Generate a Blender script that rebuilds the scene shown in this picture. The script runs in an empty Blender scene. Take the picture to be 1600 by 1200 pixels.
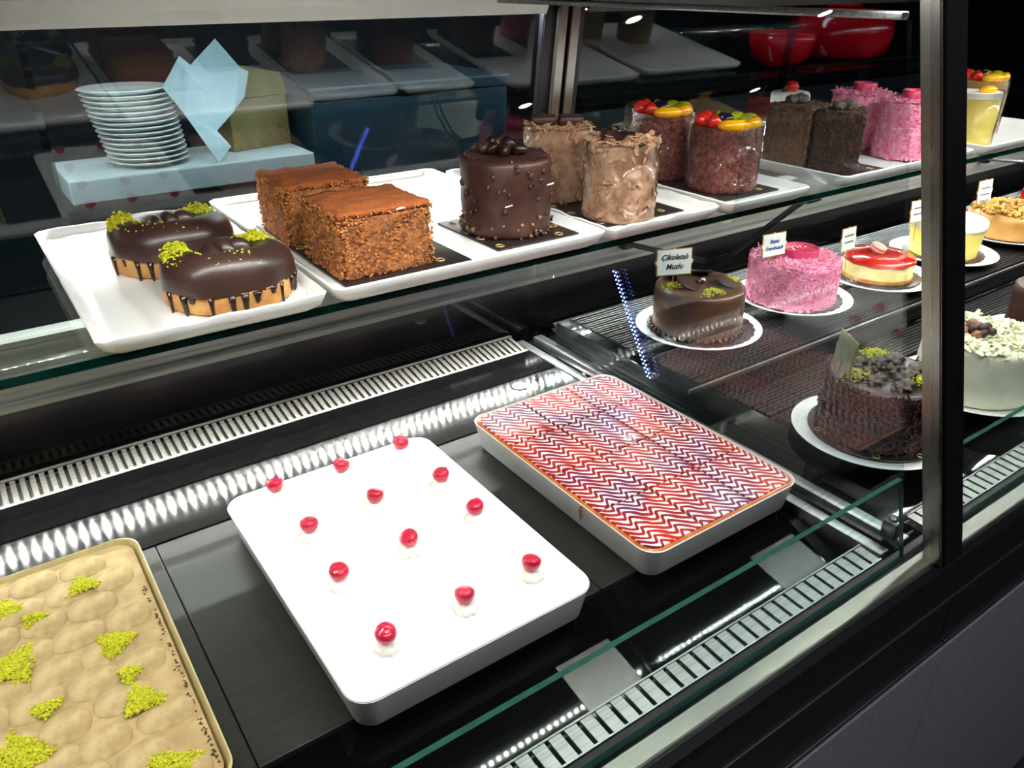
import bpy, bmesh, math, random
from mathutils import Vector, Matrix, noise
random.seed(7)
PI = math.pi
scene = bpy.context.scene
COL = scene.collection

# ------------------------------------------------------------------ camera, world, exposure
cam_d = bpy.data.cameras.new('camera')
cam_d.sensor_width = 36.0
cam_d.lens = 1230.16 / 1600 * 36.0
cam_d.clip_start = 0.02
cam = bpy.data.objects.new('camera', cam_d)
COL.objects.link(cam)
_R = ((0.818416, 0.265208, -0.509764), (-0.574624, 0.375397, -0.727244), (-0.001507, 0.888111, 0.459626))
cam.matrix_world = Matrix.Translation((0, 0, 0.655)) @ Matrix(_R).to_4x4()
scene.camera = cam

world = bpy.data.worlds.new('world')
scene.world = world
world.use_nodes = True
wb = world.node_tree.nodes['Background']
wb.inputs[0].default_value = (0.55, 0.68, 0.9, 1)
wb.inputs[1].default_value = 0.04

vs = scene.view_settings
vs.view_transform = 'Standard'
vs.look = 'None'
vs.exposure = 2.1
vs.gamma = 1.0
vs.use_curve_mapping = False
cy = scene.cycles
cy.max_bounces = 10
cy.diffuse_bounces = 4
cy.glossy_bounces = 5
cy.transparent_max_bounces = 32
cy.caustics_reflective = False
cy.caustics_refractive = False
cy.sample_clamp_indirect = 6.0

LED_LOW = 280.0      # strip along the door rail
LED_TOP = 800.0      # strip under the rear header
LED_FRONT = 225.0    # strip under the front header
LED_SHELF = 150.0    # strip under the front edge of the shelf, right case
SPOT = 24.0


def area(name, loc, rot, sx, sy, power, col=(1, 1, 1)):
    l = bpy.data.lights.new(name, 'AREA')
    l.shape = 'RECTANGLE'
    l.size, l.size_y = sx, sy
    l.energy = power
    l.color = col
    o = bpy.data.objects.new(name, l)
    COL.objects.link(o)
    o.location = loc
    o.rotation_euler = rot
    return o


# ------------------------------------------------------------------ materials
def lin(c):
    return tuple(((v / 255) / 12.92 if v / 255 <= 0.04045 else ((v / 255 + 0.055) / 1.055) ** 2.4) for v in c)


def rgba(c):
    return (*lin(c), 1)


class NT:
    def __init__(self, name):
        self.m = bpy.data.materials.new(name)
        self.m.use_nodes = True
        self.t = self.m.node_tree
        self.b = self.t.nodes['Principled BSDF']
        self.out = self.t.nodes['Material Output']

    def n(self, kind, **kw):
        nd = self.t.nodes.new(kind)
        for k, v in kw.items():
            if k.startswith('i_'):
                key = k[2:]
                key = int(key) if key.isdigit() else key.replace('_', ' ')
                nd.inputs[key].default_value = v
            else:
                setattr(nd, k, v)
        return nd

    def l(self, a, b):
        self.t.links.new(a, b)

    def obj_coord(self):
        return self.n('ShaderNodeTexCoord').outputs['Object']

    def math(self, op, a, b=None, c=None):
        nd = self.n('ShaderNodeMath', operation=op)
        for i, v in enumerate((a, b, c)):
            if v is None:
                continue
            if isinstance(v, (int, float)):
                nd.inputs[i].default_value = v
            else:
                self.l(v, nd.inputs[i])
        return nd.outputs[0]

    def mix(self, fac, a, b):
        nd = self.n('ShaderNodeMix', data_type='RGBA')
        for i, v in ((0, fac), (6, a), (7, b)):
            if isinstance(v, (int, float)):
                nd.inputs[i].default_value = v
            elif isinstance(v, tuple):
                nd.inputs[i].default_value = v
            else:
                self.l(v, nd.inputs[i])
        return nd.outputs[2]

    def noise(self, scale, detail=4.0, rough=0.55, coord=None):
        nd = self.n('ShaderNodeTexNoise')
        nd.inputs['Scale'].default_value = scale
        nd.inputs['Detail'].default_value = detail
        nd.inputs['Roughness'].default_value = rough
        self.l(coord if coord is not None else self.obj_coord(), nd.inputs['Vector'])
        return nd.outputs['Fac']

    def ramp(self, fac, stops):
        r = self.n('ShaderNodeValToRGB')
        cr = r.color_ramp
        while len(cr.elements) < len(stops):
            cr.elements.new(0.5)
        for e, (p, c) in zip(cr.elements, stops):
            e.position = p
            e.color = c
        self.l(fac, r.inputs[0])
        return r.outputs[0]

    def bump(self, h, strength=0.3, dist=0.002):
        b = self.n('ShaderNodeBump')
        b.inputs['Strength'].default_value = strength
        b.inputs['Distance'].default_value = dist
        self.l(h, b.inputs['Height'])
        self.l(b.outputs[0], self.b.inputs['Normal'])


def mat(name, c1, c2=None, rough=0.5, metal=0.0, scale=60, bump=0.0, dist=0.002, spec=0.5, lo=0.35, hi=0.65, sss=0.0, coat=0.0):
    """A two-tone noisy material."""
    k = NT(name)
    nz = k.noise(scale)
    if c2 is None:
        c2 = tuple(min(255, int(v * 0.92)) for v in c1)
    k.l(k.ramp(nz, [(lo, rgba(c1)), (hi, rgba(c2))]), k.b.inputs['Base Color'])
    k.b.inputs['Roughness'].default_value = rough
    k.b.inputs['Metallic'].default_value = metal
    k.b.inputs['Specular IOR Level'].default_value = spec
    k.b.inputs['Coat Weight'].default_value = coat
    k.b.inputs['Coat Roughness'].default_value = 0.08
    if sss:
        k.b.inputs['Subsurface Weight'].default_value = sss
        k.b.inputs['Subsurface Radius'].default_value = (0.004, 0.003, 0.002)
        k.b.inputs['Subsurface Scale'].default_value = 1.0
    if bump:
        k.bump(nz, bump, dist)
    return k.m


def glass(name, tint, f0, rough=0.0, power=5.0):
    """Thin pane: clear with a mirror share that rises towards grazing angles."""
    k = NT(name)
    k.t.nodes.remove(k.b)
    lw = k.n('ShaderNodeLayerWeight')
    lw.inputs['Blend'].default_value = 0.5
    p = k.math('POWER', lw.outputs['Facing'], power)
    f = k.math('MULTIPLY_ADD', p, 1 - f0, f0)
    tr = k.n('ShaderNodeBsdfTransparent')
    tr.inputs[0].default_value = (*tint, 1)
    gl = k.n('ShaderNodeBsdfGlossy')
    gl.inputs['Roughness'].default_value = rough
    mx = k.n('ShaderNodeMixShader')
    k.l(f, mx.inputs[0])
    k.l(tr.outputs[0], mx.inputs[1])
    k.l(gl.outputs[0], mx.inputs[2])
    k.l(mx.outputs[0], k.out.inputs['Surface'])
    return k.m


def emit(name, col, strength):
    k = NT(name)
    k.t.nodes.remove(k.b)
    e = k.n('ShaderNodeEmission')
    e.inputs[0].default_value = (*col, 1)
    e.inputs[1].default_value = strength
    k.l(e.outputs[0], k.out.inputs['Surface'])
    return k.m


def brushed(name, col, rough, metal, stretch, scale=8, amount=0.15, spec=0.5, contrast=0.75):
    """Fine directional brushing; stretch is the noise scale per axis."""
    k = NT(name)
    mp = k.n('ShaderNodeMapping')
    mp.inputs['Scale'].default_value = stretch
    k.l(k.obj_coord(), mp.inputs[0])
    nz = k.noise(scale, 3, 0.6, mp.outputs[0])
    big = k.noise(5, 3, 0.6)
    dark = tuple(v * contrast for v in col)
    k.l(k.ramp(nz, [(0.3, rgba(dark)), (0.7, rgba(col))]), k.b.inputs['Base Color'])
    r = k.math('MULTIPLY_ADD', nz, amount, rough)
    r = k.math('MULTIPLY_ADD', big, amount, r)
    k.l(r, k.b.inputs['Roughness'])
    k.b.inputs['Metallic'].default_value = metal
    k.b.inputs['Specular IOR Level'].default_value = spec
    k.bump(nz, 0.05, 0.0005)
    return k.m


M = {}
M['front_glass'] = glass('clear_front_glass', (0.97, 0.985, 0.98), 0.028)
M['ledge_glass'] = glass('low_ledge_glass', (0.90, 0.95, 0.93), 0.025)
M['glass_edge'] = mat('green_glass_edge', (40, 84, 72), (30, 70, 60), 0.15, spec=0.6)
M['shelf_edge'] = mat('dark_green_glass_edge', (4, 40, 32), (2, 24, 20), 0.08, spec=0.6)
M['shelf_glass'] = glass('shelf_glass', (0.90, 0.94, 0.93), 0.03)
M['divider_glass'] = glass('divider_glass', (0.86, 0.90, 0.91), 0.06)
M['door_glass'] = glass('dark_door_glass', (0.56, 0.61, 0.63), 0.045)
M['acetate'] = glass('clear_acetate', (0.96, 0.96, 0.95), 0.015, 0.05, 4.0)
M['black_deck'] = brushed('black_deck', (42, 42, 38), 0.28, 0.0, (1, 14, 1), 12, 0.12, 0.22)
M['black_gloss'] = mat('black_gloss', (9, 9, 10), (13, 13, 13), 0.06, spec=0.6)
M['trough_black'] = mat('trough_black_gloss', (4, 4, 5), (6, 6, 6), 0.04, spec=0.1)
M['back_black'] = mat('back_black_gloss', (3, 3, 3), (5, 4, 4), 0.05, scale=9, spec=0.6)


def streaked():
    k = NT('brushed_black_steel')
    k.l(k.ramp(k.noise(9), [(0.35, rgba((22, 21, 20))), (0.65, rgba((15, 15, 14)))]), k.b.inputs['Base Color'])
    k.b.inputs['Roughness'].default_value = 0.09
    k.b.inputs['Metallic'].default_value = 0.0
    k.b.inputs['Specular IOR Level'].default_value = 0.6
    k.b.inputs['Anisotropic'].default_value = 0.6
    c = k.n('ShaderNodeCombineXYZ')
    c.inputs[1].default_value = 1.0
    k.l(c.outputs[0], k.b.inputs['Tangent'])
    return k.m


M['brushed_black'] = streaked()
M['steel'] = brushed('brushed_steel', (168, 170, 168), 0.2, 1.0, (1, 40, 40), 6, 0.15)
M['vent_steel'] = brushed('vent_steel', (112, 110, 104), 0.22, 1.0, (1, 40, 40), 6, 0.12)
M['sill_steel'] = brushed('sill_steel', (92, 97, 90), 0.2, 1.0, (1, 30, 30), 4, 0.1, contrast=0.93)
M['post_steel'] = mat('post_steel', (148, 144, 138), (132, 128, 122), 0.24, 0.95, scale=9)
M['aluminium'] = brushed('aluminium_profile', (200, 200, 194), 0.36, 0.35, (0.5, 20, 30), 6, 0.12)
M['header_white'] = mat('header_painted_white', (244, 243, 236), (234, 233, 226), 0.3, scale=14)
M['black_frame'] = mat('black_frame', (10, 10, 14), (16, 16, 20), 0.32, spec=0.4)
M['black_satin'] = mat('black_satin', (20, 20, 22), (27, 27, 30), 0.4)
M['matte_black'] = mat('matte_black', (7, 7, 8), (10, 10, 11), 0.9, spec=0.03)
M['fascia'] = mat('grey_fascia', (116, 112, 120), (106, 102, 110), 0.3, scale=120)
M['rubber'] = mat('black_ribbed_rubber', (16, 14, 15), (26, 23, 24), 0.5, scale=200, bump=0.3, spec=0.2)
M['textured_steel'] = mat('textured_dark_steel', (60, 60, 58), (34, 34, 33), 0.22, 0.8, 260, 0.25, 0.0006)
M['white_melamine'] = mat('white_melamine', (245, 244, 240), (240, 239, 236), 0.3, scale=20)
M['white_china'] = mat('white_china', (244, 243, 238), (238, 238, 234), 0.2, scale=20, coat=0.3)
M['tray_white'] = mat('white_enamel', (205, 205, 200), (196, 196, 192), 0.35, scale=30)
M['cream'] = mat('whipped_cream', (250, 248, 240), (244, 240, 230), 0.55, scale=90, bump=0.15, sss=0.1)
M['cherry'] = mat('glazed_cherry', (214, 44, 76), (190, 24, 56), 0.14, scale=40, coat=0.6, sss=0.15)
M['choc_glaze'] = mat('dark_chocolate_glaze', (66, 44, 38), (54, 36, 32), 0.34, scale=20, spec=0.5, coat=0.12)
M['choc_dark'] = mat('dark_chocolate', (48, 28, 22), (30, 18, 15), 0.32, scale=70, bump=0.3)
M['choc_brown'] = mat('brown_chocolate_glaze', (96, 64, 44), (80, 52, 36), 0.3, scale=20, spec=0.4)
M['choc_drip'] = mat('chocolate_drip', (44, 26, 20), (34, 20, 16), 0.25)
M['choux'] = mat('golden_choux', (214, 162, 92), (190, 130, 66), 0.6, scale=60, bump=0.15)
M['pistachio'] = mat('ground_pistachio', (206, 200, 34), (168, 168, 18), 0.75, scale=300)
M['cocoa'] = mat('cocoa_powder', (168, 92, 40), (144, 72, 28), 0.95, scale=220, bump=0.35)
M['brown_crumb'] = mat('brown_cake_crumb', (172, 104, 48), (100, 56, 26), 0.75, scale=160, bump=0.8, dist=0.004)
M['crumb_bit'] = mat('cake_crumb_bits', (196, 126, 64), (140, 82, 38), 0.7, scale=120)
M['nut'] = mat('chopped_hazelnut', (170, 118, 80), (120, 74, 46), 0.5, scale=150)
M['choc_coat'] = mat('chocolate_nut_coat', (72, 42, 32), (50, 28, 22), 0.45, scale=30, bump=0.2)
M['tan_choc'] = mat('milk_chocolate_shavings', (214, 172, 144), (150, 104, 78), 0.6, scale=50, bump=0.5, dist=0.003)
M['tan_flake'] = mat('milk_chocolate_flakes', (200, 158, 124), (150, 104, 74), 0.5, scale=90)
M['red_crumb'] = mat('red_brown_crumb', (152, 84, 76), (86, 42, 38), 0.6, scale=170, bump=0.8, dist=0.003)
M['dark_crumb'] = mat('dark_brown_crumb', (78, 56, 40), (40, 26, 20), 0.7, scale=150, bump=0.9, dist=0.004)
M['dark_crumb_lit'] = mat('lit_brown_crumb', (110, 78, 56), (66, 42, 30), 0.7, scale=150, bump=0.9, dist=0.004)  # dark crumb with the lit tone put into its colour
M['truffle'] = mat('dusted_truffle', (112, 102, 88), (56, 44, 36), 0.8, scale=130, bump=0.6)
M['pink'] = mat('pink_chocolate_shavings', (244, 160, 186), (222, 108, 144), 0.6, scale=110, bump=0.5, dist=0.003)
M['pink_flake'] = mat('pink_flakes', (244, 168, 192), (226, 112, 150), 0.5, scale=100)
M['pink_deep'] = mat('deep_pink_chocolate', (222, 70, 112), (204, 54, 96), 0.35, scale=40)
M['mango'] = mat('mango_slice', (250, 186, 8), (240, 160, 0), 0.2, scale=40, coat=0.5, sss=0.1)
M['kiwi'] = mat('kiwi_slice', (176, 186, 40), (150, 160, 24), 0.25, scale=60, coat=0.5)
M['strawberry'] = mat('strawberry', (212, 44, 28), (190, 24, 20), 0.22, scale=90, bump=0.2, coat=0.5)
M['blueberry'] = mat('blueberry', (34, 26, 52), (20, 14, 34), 0.25, scale=40, coat=0.3)
M['board_black'] = mat('black_cake_board', (44, 34, 31), (36, 28, 26), 0.4, scale=40)
M['gold'] = mat('gold_print', (200, 184, 120), (180, 160, 96), 0.35, 0.5)
M['biscuit'] = mat('cocoa_dusted_biscuit', (190, 166, 118), (160, 134, 88), 0.9, scale=50, bump=0.3)
M['biscuit_base'] = mat('cocoa_dusted_cream', (184, 158, 110), (158, 130, 84), 0.9, scale=44, bump=0.3)
M['tray_tan'] = mat('cream_coloured_tray', (196, 178, 124), (180, 160, 108), 0.4, scale=40)
M['glaze_orange'] = mat('caramel_glaze', (206, 122, 44), (176, 82, 26), 0.2, scale=50, coat=0.4)
M['red_jelly'] = mat('red_jelly', (202, 34, 16), (178, 20, 10), 0.1, scale=40, coat=0.7, sss=0.1)
M['cheese'] = mat('pale_cheesecake', (240, 222, 150), (226, 204, 128), 0.5, scale=50, bump=0.15, sss=0.08)
M['yellow_mousse'] = mat('yellow_mousse', (232, 216, 116), (222, 204, 100), 0.5, scale=40, bump=0.1)
M['macaron'] = mat('pale_pink_macaron', (242, 190, 172), (232, 172, 152), 0.5, scale=60)
M['caramel_cake'] = mat('caramel_mousse', (196, 148, 82), (176, 124, 60), 0.45, scale=40, bump=0.1)
M['caramel_nut'] = mat('caramel_nuts', (204, 164, 70), (150, 104, 36), 0.4, scale=120)
M['greencream'] = mat('ivory_cream', (228, 232, 206), (214, 220, 190), 0.6, scale=30, bump=0.15)
M['ivory_flake'] = mat('ivory_flakes', (240, 240, 214), (222, 224, 188), 0.5, scale=80)
M['mango_pale'] = mat('pale_mango_sponge', (196, 160, 84), (170, 132, 62), 0.6, scale=50, bump=0.3)
M['card'] = mat('white_card', (246, 244, 236), (240, 238, 228), 0.6, scale=30)
M['card_back'] = mat('card_back', (156, 158, 130), (134, 138, 108), 0.5, scale=60)
M['gold_edge'] = mat('gold_card_edge', (206, 160, 70), (180, 132, 48), 0.35, 0.4)
M['ink_black'] = mat('black_ink', (28, 26, 30), (34, 32, 36), 0.6)
M['ink_blue'] = mat('blue_ink', (36, 60, 150), (46, 72, 160), 0.6)
M['carton'] = mat('white_carton', (206, 222, 226), (190, 208, 214), 0.6, scale=20)
M['kraft'] = mat('kraft_carton', (150, 130, 74), (120, 100, 54), 0.7, scale=20)
M['teal_box'] = mat('dark_teal_box', (26, 50, 62), (21, 43, 54), 0.45, scale=16)
M['counter_white'] = mat('white_worktop', (206, 212, 212), (196, 204, 204), 0.4, scale=14)
M['red_plastic'] = mat('glossy_red_plastic', (206, 18, 30), (186, 10, 24), 0.12, scale=12, coat=0.5)
M['wall_dark'] = mat('dark_wall', (34, 42, 50), (24, 32, 40), 0.7, scale=4)
M['wood_dark'] = mat('dark_wood_panel', (70, 40, 24), (44, 24, 14), 0.5, scale=6)
M['floor_tile'] = mat('dark_floor', (46, 44, 44), (38, 36, 36), 0.35, scale=3)
M['led'] = emit('led_chip_low', (1.0, 0.985, 0.95), LED_LOW)
M['led_top'] = emit('led_chip_top', (1.0, 0.98, 0.94), LED_TOP)
M['led_shelf'] = emit('led_chip_shelf', (1.0, 0.985, 0.95), LED_SHELF)
M['led_front'] = emit('led_chip_front', (1.0, 0.985, 0.95), LED_FRONT)
M['blue_reflection'] = emit('led_reflection_blue', (0.12, 0.2, 1.0), 9.0)  # glow for the blue reflection on the divider
M['spot'] = emit('spot_lens', (1.0, 0.95, 1.0), SPOT)


def feather_icing():
    k = NT('feathered_icing')
    sep = k.n('ShaderNodeSeparateXYZ')
    k.l(k.obj_coord(), sep.inputs[0])
    x, y = sep.outputs[0], sep.outputs[1]
    wob = k.noise(22, 2, 0.5)
    xw = k.math('MULTIPLY_ADD', wob, 0.010, x)
    u = k.math('FRACT', k.math('MULTIPLY_ADD', xw, 1 / 0.0345, 40.0))
    # combed drag: a long rise and a short fall per comb line, eased into S shapes
    rise = k.math('MULTIPLY', u, 1 / 0.74)
    fall = k.math('MULTIPLY', k.math('SUBTRACT', 1.0, u), 1 / 0.26)
    tri = k.math('MINIMUM', rise, fall)
    sm = k.math('MULTIPLY_ADD', k.math('COSINE', k.math('MULTIPLY', tri, PI)), -0.5, 0.5)
    drag = k.math('MULTIPLY_ADD', tri, 0.25, k.math('MULTIPLY', sm, 0.95))
    drag = k.math('ADD', drag, k.math('MULTIPLY', xw, 1.0 / 0.0345))
    ph = k.math('ADD', k.math('MULTIPLY', k.math('MULTIPLY_ADD', wob, 0.008, y), 1 / 0.0112), drag)
    s = k.math('SINE', k.math('MULTIPLY', ph, 2 * PI))
    thr = k.math('MULTIPLY_ADD', k.noise(34, 2, 0.5), 1.4, -0.98)
    pinch = k.math('MULTIPLY', k.math('COSINE', k.math('MULTIPLY', tri, 2 * PI)), 0.42)
    f = k.math('ADD', k.math('ADD', s, thr), pinch)
    big = k.noise(16, 2, 0.5)
    red = k.ramp(big, [(0.36, rgba((190, 36, 20))), (0.5, rgba((150, 16, 36))), (0.64, rgba((104, 18, 78)))])
    white = k.ramp(k.noise(60), [(0.3, rgba((244, 234, 226))), (0.8, rgba((226, 206, 192)))])
    fr = k.n('ShaderNodeMapRange')
    fr.inputs[1].default_value = -0.1
    fr.inputs[2].default_value = 0.25
    k.l(f, fr.inputs[0])
    k.l(k.mix(fr.outputs[0], red, white), k.b.inputs['Base Color'])
    k.b.inputs['Roughness'].default_value = 0.3
    k.b.inputs['Coat Weight'].default_value = 0.2
    k.bump(fr.outputs[0], 0.35, 0.001)
    return k.m


M['icing'] = feather_icing()


# ------------------------------------------------------------------ mesh helpers
def bm_box(bm, x0, x1, y0, y1, z0, z1, mi=0):
    v = [bm.verts.new(p) for p in ((x0, y0, z0), (x1, y0, z0), (x1, y1, z0), (x0, y1, z0), (x0, y0, z1), (x1, y0, z1), (x1, y1, z1), (x0, y1, z1))]
    fs = []
    for q in ((3, 2, 1, 0), (4, 5, 6, 7), (0, 1, 5, 4), (1, 2, 6, 5), (2, 3, 7, 6), (3, 0, 4, 7)):
        f = bm.faces.new([v[i] for i in q])
        f.material_index = mi
        fs.append(f)
    return v, fs


def box(x0, x1, y0, y1, z0, z1, bevel=0.0, seg=2):
    bm = bmesh.new()
    bm_box(bm, x0, x1, y0, y1, z0, z1)
    if bevel:
        bmesh.ops.bevel(bm, geom=list(bm.edges), offset=bevel, segments=seg, affect='EDGES', profile=0.5)
    return bm


def bm_prism(bm, poly, axis, a0, a1):
    """Extrude a 2-D polygon along an axis: 'x' poly is (y,z), 'y' poly is (x,z), 'z' poly is (x,y)."""
    def p3(p, a):
        return {'x': (a, p[0], p[1]), 'y': (p[0], a, p[1]), 'z': (p[0], p[1], a)}[axis]
    A = [bm.verts.new(p3(p, a0)) for p in poly]
    B = [bm.verts.new(p3(p, a1)) for p in poly]
    n = len(poly)
    bm.faces.new(A)
    bm.faces.new(B[::-1])
    for i in range(n):
        bm.faces.new((A[i], B[i], B[(i + 1) % n], A[(i + 1) % n]))
    bmesh.ops.recalc_face_normals(bm, faces=list(bm.faces))


def prism(poly, axis, a0, a1, bevel=0.0):
    bm = bmesh.new()
    bm_prism(bm, poly, axis, a0, a1)
    if bevel:
        bmesh.ops.bevel(bm, geom=list(bm.edges), offset=bevel, segments=2, affect='EDGES')
    return bm


def bm_lathe(bm, prof, n=48, c=(0, 0, 0), close=True, jit=0.0, jscale=60, wob=None):
    """prof: list of (r, z). Caps the ends when r is 0."""
    rings = []
    for r, z in prof:
        if r <= 1e-6:
            rings.append([bm.verts.new((c[0], c[1], c[2] + z))])
            continue
        ring = []
        for i in range(n):
            a = 2 * PI * i / n
            rr = r
            if wob:
                rr = r * (1 + wob(a, z))
            p = Vector((math.cos(a) * rr, math.sin(a) * rr, z))
            if jit:
                q = p * jscale + Vector(c) * 97
                p += Vector((math.cos(a), math.sin(a), 0.3)) * noise.noise(q) * jit
            ring.append(bm.verts.new((c[0] + p.x, c[1] + p.y, c[2] + p.z)))
        rings.append(ring)
    for A, B in zip(rings, rings[1:]):
        if len(A) == 1 and len(B) == 1:
            continue
        for i in range(n):
            j = (i + 1) % n
            if len(A) == 1:
                bm.faces.new((A[0], B[j], B[i]))
            elif len(B) == 1:
                bm.faces.new((A[i], A[j], B[0]))
            else:
                bm.faces.new((A[i], A[j], B[j], B[i]))
    bmesh.ops.recalc_face_normals(bm, faces=list(bm.faces))


def lathe(prof, n=48, c=(0, 0, 0), **kw):
    bm = bmesh.new()
    bm_lathe(bm, prof, n, c, **kw)
    return bm


def bm_ball(bm, c, r, sub=2, sc=(1, 1, 1), jit=0.0, jscale=80, rot=None):
    g = bmesh.ops.create_icosphere(bm, subdivisions=sub, radius=1.0)
    for v in g['verts']:
        p = v.co.copy()
        k = 1 + (noise.noise(p * 2.1 + Vector(c) * jscale) * jit if jit else 0)
        p = Vector((p.x * sc[0], p.y * sc[1], p.z * sc[2])) * (r * k)
        if rot:
            p = rot @ p
        v.co = p + Vector(c)
    return g['verts']


def ball(c, r, sub=2, **kw):
    bm = bmesh.new()
    bm_ball(bm, c, r, sub, **kw)
    return bm


def bm_tube(bm, pts, r, n=8, closed=False):
    pts = [Vector(p) for p in pts]
    rings = []
    m = len(pts)
    for i, p in enumerate(pts):
        if closed:
            t = pts[(i + 1) % m] - pts[i - 1]
        else:
            t = pts[min(i + 1, m - 1)] - pts[max(i - 1, 0)]
        t.normalize()
        u = t.orthogonal().normalized() if abs(t.z) > 0.9 else t.cross(Vector((0, 0, 1))).normalized()
        w = t.cross(u)
        rr = r[i] if isinstance(r, (list, tuple)) else r
        rings.append([bm.verts.new(p + (u * math.cos(2 * PI * k / n) + w * math.sin(2 * PI * k / n)) * rr) for k in range(n)])
    pairs = list(zip(rings, rings[1:])) + ([(rings[-1], rings[0])] if closed else [])
    for A, B in pairs:
        for k in range(n):
            bm.faces.new((A[k], A[(k + 1) % n], B[(k + 1) % n], B[k]))
    if not closed:
        bm.faces.new(rings[0][::-1])
        bm.faces.new(rings[-1])
    bmesh.ops.recalc_face_normals(bm, faces=list(bm.faces))


def tube(pts, r, n=8, closed=False):
    bm = bmesh.new()
    bm_tube(bm, pts, r, n, closed)
    return bm


def rrect(w, d, r, k=6):
    """Rounded rectangle outline, counter-clockwise, w along x, d along y."""
    pts = []
    for cx, cyy, a0 in ((w / 2 - r, d / 2 - r, 0), (-w / 2 + r, d / 2 - r, PI / 2), (-w / 2 + r, -d / 2 + r, PI), (w / 2 - r, -d / 2 + r, 1.5 * PI)):
        for i in range(k + 1):
            a = a0 + PI / 2 * i / k
            pts.append((cx + r * math.cos(a), cyy + r * math.sin(a)))
    return pts


def loft(levels, k=6, wave=0.0, sub=0):
    """levels: (w, d, r, z) rings stacked into a shell, ends capped. wave ripples the rim heights."""
    bm = bmesh.new()
    rings = []
    for w, d, r, z in levels:
        o = rrect(w, d, r, k)
        if sub:
            q = []
            for i, p in enumerate(o):
                p2 = o[(i + 1) % len(o)]
                L = math.hypot(p2[0] - p[0], p2[1] - p[1])
                m = max(1, int(L / sub))
                for j in range(m):
                    q.append((p[0] + (p2[0] - p[0]) * j / m, p[1] + (p2[1] - p[1]) * j / m))
            o = q
        rings.append((o, z))
    nmin = min(len(o) for o, _ in rings)
    vr = []
    for o, z in rings:
        if len(o) != nmin:                       # resample by arc length
            L = [0]
            for i in range(len(o)):
                p, q = o[i], o[(i + 1) % len(o)]
                L.append(L[-1] + math.hypot(q[0] - p[0], q[1] - p[1]))
            res = []
            for j in range(nmin):
                s = L[-1] * j / nmin
                i = max(t for t in range(len(o)) if L[t] <= s + 1e-9)
                f = (s - L[i]) / max(L[i + 1] - L[i], 1e-9)
                p, q = o[i], o[(i + 1) % len(o)]
                res.append((p[0] + (q[0] - p[0]) * f, p[1] + (q[1] - p[1]) * f))
            o = res
        zs = [z + (wave * math.sin(i * 1.3) * math.sin(i * 0.37 + 1) if wave and z > levels[0][3] + 0.01 else 0) for i in range(nmin)]
        vr.append([bm.verts.new((p[0], p[1], zz)) for p, zz in zip(o, zs)])
    for A, B in zip(vr, vr[1:]):
        for i in range(nmin):
            j = (i + 1) % nmin
            bm.faces.new((A[i], A[j], B[j], B[i]))
    bm.faces.new(vr[0][::-1])
    bm.faces.new(vr[-1])
    bmesh.ops.recalc_face_normals(bm, faces=list(bm.faces))
    return bm


def mesh_of(bm, name, mats, smooth=False):
    me = bpy.data.meshes.new(name)
    bm.to_mesh(me)
    bm.free()
    for m in (mats if isinstance(mats, (list, tuple)) else [mats]):
        me.materials.append(m)
    if smooth:
        me.shade_smooth()
        if smooth is not True:
            me.set_sharp_from_angle(angle=math.radians(smooth))
    return me


def obj(name, bm, mats, parent=None, smooth=False, loc=None, rot=None, kind=None, label=None):
    me = bm if isinstance(bm, bpy.types.Mesh) else mesh_of(bm, name, mats, smooth)
    o = bpy.data.objects.new(name, me)
    COL.objects.link(o)
    if parent:
        o.parent = parent
    if loc:
        o.location = loc
    if rot:
        o.rotation_euler = rot
    if kind:
        o['kind'] = kind
    if label:
        o['label'] = label
    return o


def tag(o, label, cat, group=None):
    o['label'] = label
    o['category'] = cat
    if group:
        o['group'] = group
    return o


def thing(name, label, cat, loc=(0, 0, 0), rz=0.0, group=None):
    o = bpy.data.objects.new(name, None)
    COL.objects.link(o)
    o.empty_display_size = 0.02
    o.location = loc
    o.rotation_euler = (0, 0, rz)
    return tag(o, label, cat, group)


def struct(name, bm, m):
    o = obj(name, bm, m)
    o['kind'] = 'structure'
    return o


def bits(points, size, flat=0.5, rnd=None, vary=0.5):
    """Many little irregular chips in one bmesh."""
    rnd = rnd or random
    bm = bmesh.new()
    for p in points:
        s = size * (1 - vary / 2 + vary * rnd.random())
        rot = Matrix.Rotation(rnd.random() * 6.28, 3, 'Z') @ Matrix.Rotation(rnd.random() * 6.28, 3, 'X')
        vs_ = [bm.verts.new(Vector(p) + rot @ Vector(q)) for q in ((s, 0, 0), (-s * .7, s * .6, 0), (-s * .6, -s * .7, 0), (0, 0.1 * s, s * flat), (0, 0, -s * flat))]
        for f in ((0, 1, 3), (1, 2, 3), (2, 0, 3), (1, 0, 4), (2, 1, 4), (0, 2, 4)):
            bm.faces.new([vs_[i] for i in f])
    bmesh.ops.recalc_face_normals(bm, faces=list(bm.faces))
    return bm


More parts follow.
